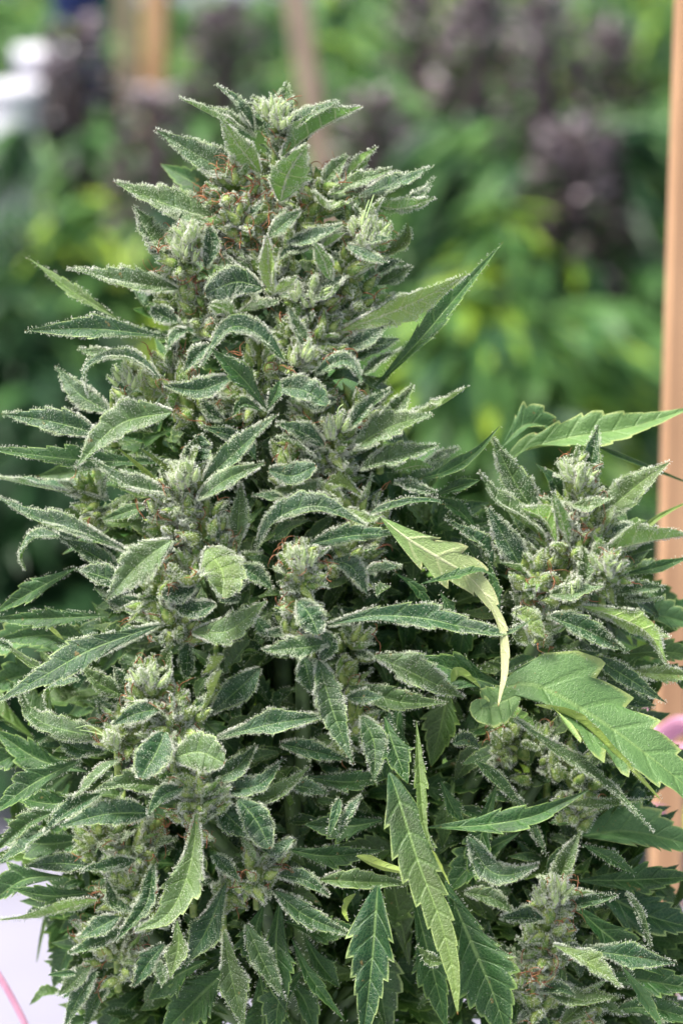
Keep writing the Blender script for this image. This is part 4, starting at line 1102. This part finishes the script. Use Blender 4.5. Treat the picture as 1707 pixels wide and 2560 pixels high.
put_head(1130, 1030, 4.0, VAR[3], 'low blurred hemp plant with a pale purple tip above the gap beside the side shoot', G1, 0.2)
put_head(1130, 850, 4.4, VAR[2], 'blurred hemp plant with a grey purple tip behind the long pointed leaf', G1, 2.2)
k = 0
r2 = np.random.default_rng(77)
for row, yw in enumerate([3.75, 4.2, 4.7, 5.3, 6.0, 6.8, 7.8, 9.0]):
    half = 0.12 * (yw + 0.9) + 0.45
    n = int(2 * half / 0.42) + 1
    for i in range(n):
        x = -half + (i + 0.5 * (row % 2)) * 2 * half / max(n - 1, 1) + r2.uniform(-.06, .06)
        y = yw + r2.uniform(-.1, .1)
        if row == 0 and (x < -0.45 or x > 0.55): continue
        if 0.34 < x < 0.95 and y < 4.9: continue
        hemp_plant((x, y, 0.0), GREEN[int(r2.integers(0, 3))], 'blurred green hemp plant standing in the rear rows', 'rear rows of blurred hemp plants', r2.uniform(0, 6.28), r2.uniform(0.86, 1.06))

# ---------------------------------------------------------------- wooden stakes
def wood(name, c1, c2):
    m, nt, bs, out = mat(name)
    b = NB(nt)
    tc = b.n('ShaderNodeTexCoord'); mp = b.n('ShaderNodeMapping'); mp.inputs['Scale'].default_value = (120, 120, 4)
    nt.links.new(tc.outputs['Object'], mp.inputs[0])
    g_ = b.noise(14, 3, tc.outputs['Object'])
    f = b.math('ADD', b.math('MULTIPLY', b.noise(1.0, 5, mp.outputs[0]), 0.6), b.math('MULTIPLY', g_, 0.4))
    c = b.mix(b.smooth(f, 0.3, 0.7), c1, c2)
    nt.links.new(c, bs.inputs['Base Color']); bs.inputs['Roughness'].default_value = 0.65
    bp = b.n('ShaderNodeBump'); bp.inputs['Strength'].default_value = 0.3; bp.inputs['Distance'].default_value = 0.001
    nt.links.new(f, bp.inputs['Height']); nt.links.new(bp.outputs[0], bs.inputs['Normal'])
    return m
M['wood'] = wood('stake_wood', (0.56, 0.34, 0.18), (0.36, 0.20, 0.10))
M['wood_old'] = wood('weathered_stake_wood', (0.38, 0.28, 0.21), (0.26, 0.19, 0.14))

def stake(top, bottom, w, m, label, group='wooden plant stakes'):
    """square stake with chamfered edges from the ground up through two points"""
    top, bottom = np.asarray(top), np.asarray(bottom)
    d = nrm(bottom - top); foot = bottom + d * max(0.0, bottom[2] / max(-d[2], 1e-3)); head = top
    b = Buf(); hw = w / 2; c = w * 0.14
    ring = np.array([(-hw + c, -hw), (hw - c, -hw), (hw, -hw + c), (hw, hw - c), (hw - c, hw), (-hw + c, hw), (-hw, hw - c), (-hw, -hw + c)])
    n = 16
    ts = np.linspace(0, 1, n); wob = np.cumsum(rng.normal(0, 0.00025, (n, 2)), 0)
    X = foot[None, None] + (head - foot)[None, None] * ts[:, None, None] + np.concatenate([ring[None] + wob[:, None], np.zeros((n, 8, 1))], -1)
    g = np.arange(n * 8).reshape(n, 8); g2 = np.roll(g, -1, 1)
    b.add(X.reshape(-1, 3), np.stack([g[:-1], g2[:-1], g2[1:], g[1:]], -1).reshape(-1, 4))
    tip = head + (head - foot) / np.linalg.norm(head - foot) * w * 0.35
    V = np.concatenate([X[-1], tip[None]]); b.add(V, np.array([[i, (i + 1) % 8, 8] for i in range(8)]))
    o = b.build('wooden_stake', [m], None, foot, smooth=False)
    return tag(o, label, 'stake', group)
def pole(xt, yt, xb, yb, dist, wpx, m, label):
    """stake through two photograph positions; vertical depth follows the ground plane below"""
    t = P(xt, yt, dist - DIST)
    r = P(xb, yb, 1.0) - CAM; r = r / r[1]
    bt = CAM + r * (t[1] - CAM[1])
    t2 = t + (t - bt) / np.linalg.norm(t - bt) * 0.12
    return stake(t2, bt, wpx * PX * dist / DIST, m, label)
pole(1735, 0, 1678, 1780, 1.22, 86, 'wood', 'tall tan wooden stake at the right edge behind the side shoot')
pole(389, 0, 384, 240, 4.6, 58, 'wood', 'tan wooden stake at the upper left, wider than the one beside it')
pole(312, 0, 318, 120, 5.2, 40, 'wood_old', 'faint brown wooden stake farther back, left of the upper left stake')
pole(740, 0, 800, 390, 4.1, 58, 'wood_old', 'leaning grey brown wooden stake behind the crown of the sharp plant')

# pink ties on the right stake, pink string at the lower left
M['pink'] = simple('pink_tape', (0.80, 0.44, 0.58), (0.66, 0.32, 0.46), 60, 0.45, 0.25)
def ribbon(pts, width, label, name, cat, thick=0.0006):
    b = Buf()
    C = spline([P(x, y, z * 0.01) for x, y, z in pts], np.linspace(0, 1, 16)); T = nrm(np.gradient(C, axis=0))
    Sd = nrm(np.cross(T, [0, 1.0, 0.25])) * width / 2; Nn = nrm(np.cross(Sd, T)) * thick
    X = np.stack([C - Sd - Nn, C + Sd - Nn, C + Sd + Nn, C - Sd + Nn], 1)
    g = np.arange(64).reshape(16, 4); g2 = np.roll(g, -1, 1)
    b.add(X.reshape(-1, 3), np.stack([g[:-1], g2[:-1], g2[1:], g[1:]], -1).reshape(-1, 4))
    b.add(X[[0, -1]].reshape(-1, 3), [[3, 2, 1, 0], [4, 5, 6, 7]])
    return tag(b.build(name, ['pink'], None, C[0]), label, cat, 'pink plant ties')
ribbon([(1770,1830,26),(1700,1812,27),(1640,1845,28),(1600,1790,29)], 0.008, 'wide pink tie knotted round the right stake beside the broad pale leaf', 'plant_tie', 'tie')
ribbon([(1760,1900,26),(1700,1885,27),(1655,1900,27)], 0.009, 'pink tie end hanging just under the wide pink tie', 'plant_tie', 'tie')
ribbon([(1635,2010,26),(1628,2045,26),(1622,2080,26)], 0.0085, 'short pink tie seen between the leaves on the right stake', 'plant_tie', 'tie')
ribbon([(1600,2215,26),(1585,2238,26),(1570,2262,26)], 0.007, 'lowest small pink tie end below the right stake', 'plant_tie', 'tie')
sb2 = Buf()
tube(sb2, [P(-60, 2360, 0.10), P(5, 2450, 0.10), P(70, 2575, 0.10), P(110, 2700, 0.10)], 9.5 * PX, 9.5 * PX, 0, 8, 20)
tag(sb2.build('pink_string', ['pink'], None, P(-60, 2360, 0.10)), 'pink string slanting across the white ground at the lower left corner', 'string')

# white and blue drums standing between the far plants
M['white_plastic'] = simple('white_plastic', (0.72, 0.72, 0.78), (0.64, 0.64, 0.72), 8, 0.35)
M['blue_plastic'] = simple('blue_plastic', (0.012, 0.03, 0.16), (0.008, 0.02, 0.10), 8, 0.4)
def lathe(buf, prof, o, n=28, mi=0):
    prof = np.array(prof, float); a = np.arange(n) * 2 * math.pi / n
    X = np.stack([prof[:, 0, None] * np.cos(a), prof[:, 0, None] * np.sin(a), np.repeat(prof[:, 1, None], n, 1)], -1) + o
    g = np.arange(len(prof) * n).reshape(len(prof), n); g2 = np.roll(g, -1, 1)
    buf.add(X.reshape(-1, 3), np.stack([g[:-1], g2[:-1], g2[1:], g[1:]], -1).reshape(-1, 4), mi)
def drum(xN, yN, dist, wpx, label, mkey='white_plastic'):
    """plastic drum on the ground whose lid is seen at (xN, yN)"""
    p = P(xN, yN, dist - DIST); h = p[2]; r = wpx * PX * dist / DIST / 2
    o = np.array([p[0], p[1], -0.01]); root = empty('drum', o); root['_w'] = [float(a) for a in o]
    tag(root, label, 'drum', 'white drums behind the plants' if mkey == 'white_plastic' else None)
    b = Buf()
    lathe(b, [(0, 0), (r * .9, 0), (r * .96, .02), (r, h * .3), (r * 1.03, h * .32), (r, h * .34), (r, h * .64), (r * 1.03, h * .66), (r, h * .68), (r * .95, h - .03)], o)
    b.build('body', [mkey], root, o)
    b = Buf(); lathe(b, [(r * .93, h - .035), (r * 1.04, h - .035), (r * 1.05, h - .008), (r * .98, h), (r * .9, h - .006), (0, h - .006)], o)
    b.build('lid', [mkey], root, o)
drum(112, 100, 4.7, 150, 'taller blurred white drum at the upper left')
drum(40, 190, 4.6, 150, 'blurred white drum at the left edge, in front of the taller one')
drum(195, -60, 5.4, 140, 'navy blue drum at the top left edge beside the stake', 'blue_plastic')
LOW = make_variant(1.0, 41, 0, 0.35, dark=0.15, purple=False)
LOWY = make_variant(1.0, 43, 0, 0.8, dark=0.05, purple=False)
LOWD = make_variant(1.0, 42, 0, 0.0, dark=0.95, purple=False)
put_head(1262, 492, 3.6, LOW, 'low bright green blurred plant left of the large pale purple spike', G1, 0.5)
put_head(1170, 640, 3.7, LOWY, 'low yellow green blurred plant beside the crown of the sharp plant', G1, 2.5)
put_head(150, 500, 4.2, LOW, 'low bright green blurred plant in front of the white drums', G1, 3.5)
put_head(10, 510, 4.15, LOWD, 'low green blurred plant at the left edge under the white drums', G1, 4.5)
put_head(1110, 440, 4.4, LOWY, 'yellow green blurred plant just right of the crown of the sharp plant', G1, 0.7)
put_head(20, 700, 4.0, LOWD, 'low dark blurred plant at the left edge', G1, 0.9)
put_head(150, 900, 3.95, LOWD, 'low dark blurred plant behind the long left leaves', G1, 1.9)
put_head(250, 650, 4.15, LOWD, 'low dark green blurred plant left of the sharp plant', G1, 5.5)

for o in bpy.data.objects:
    if '_w' in o: del o['_w']
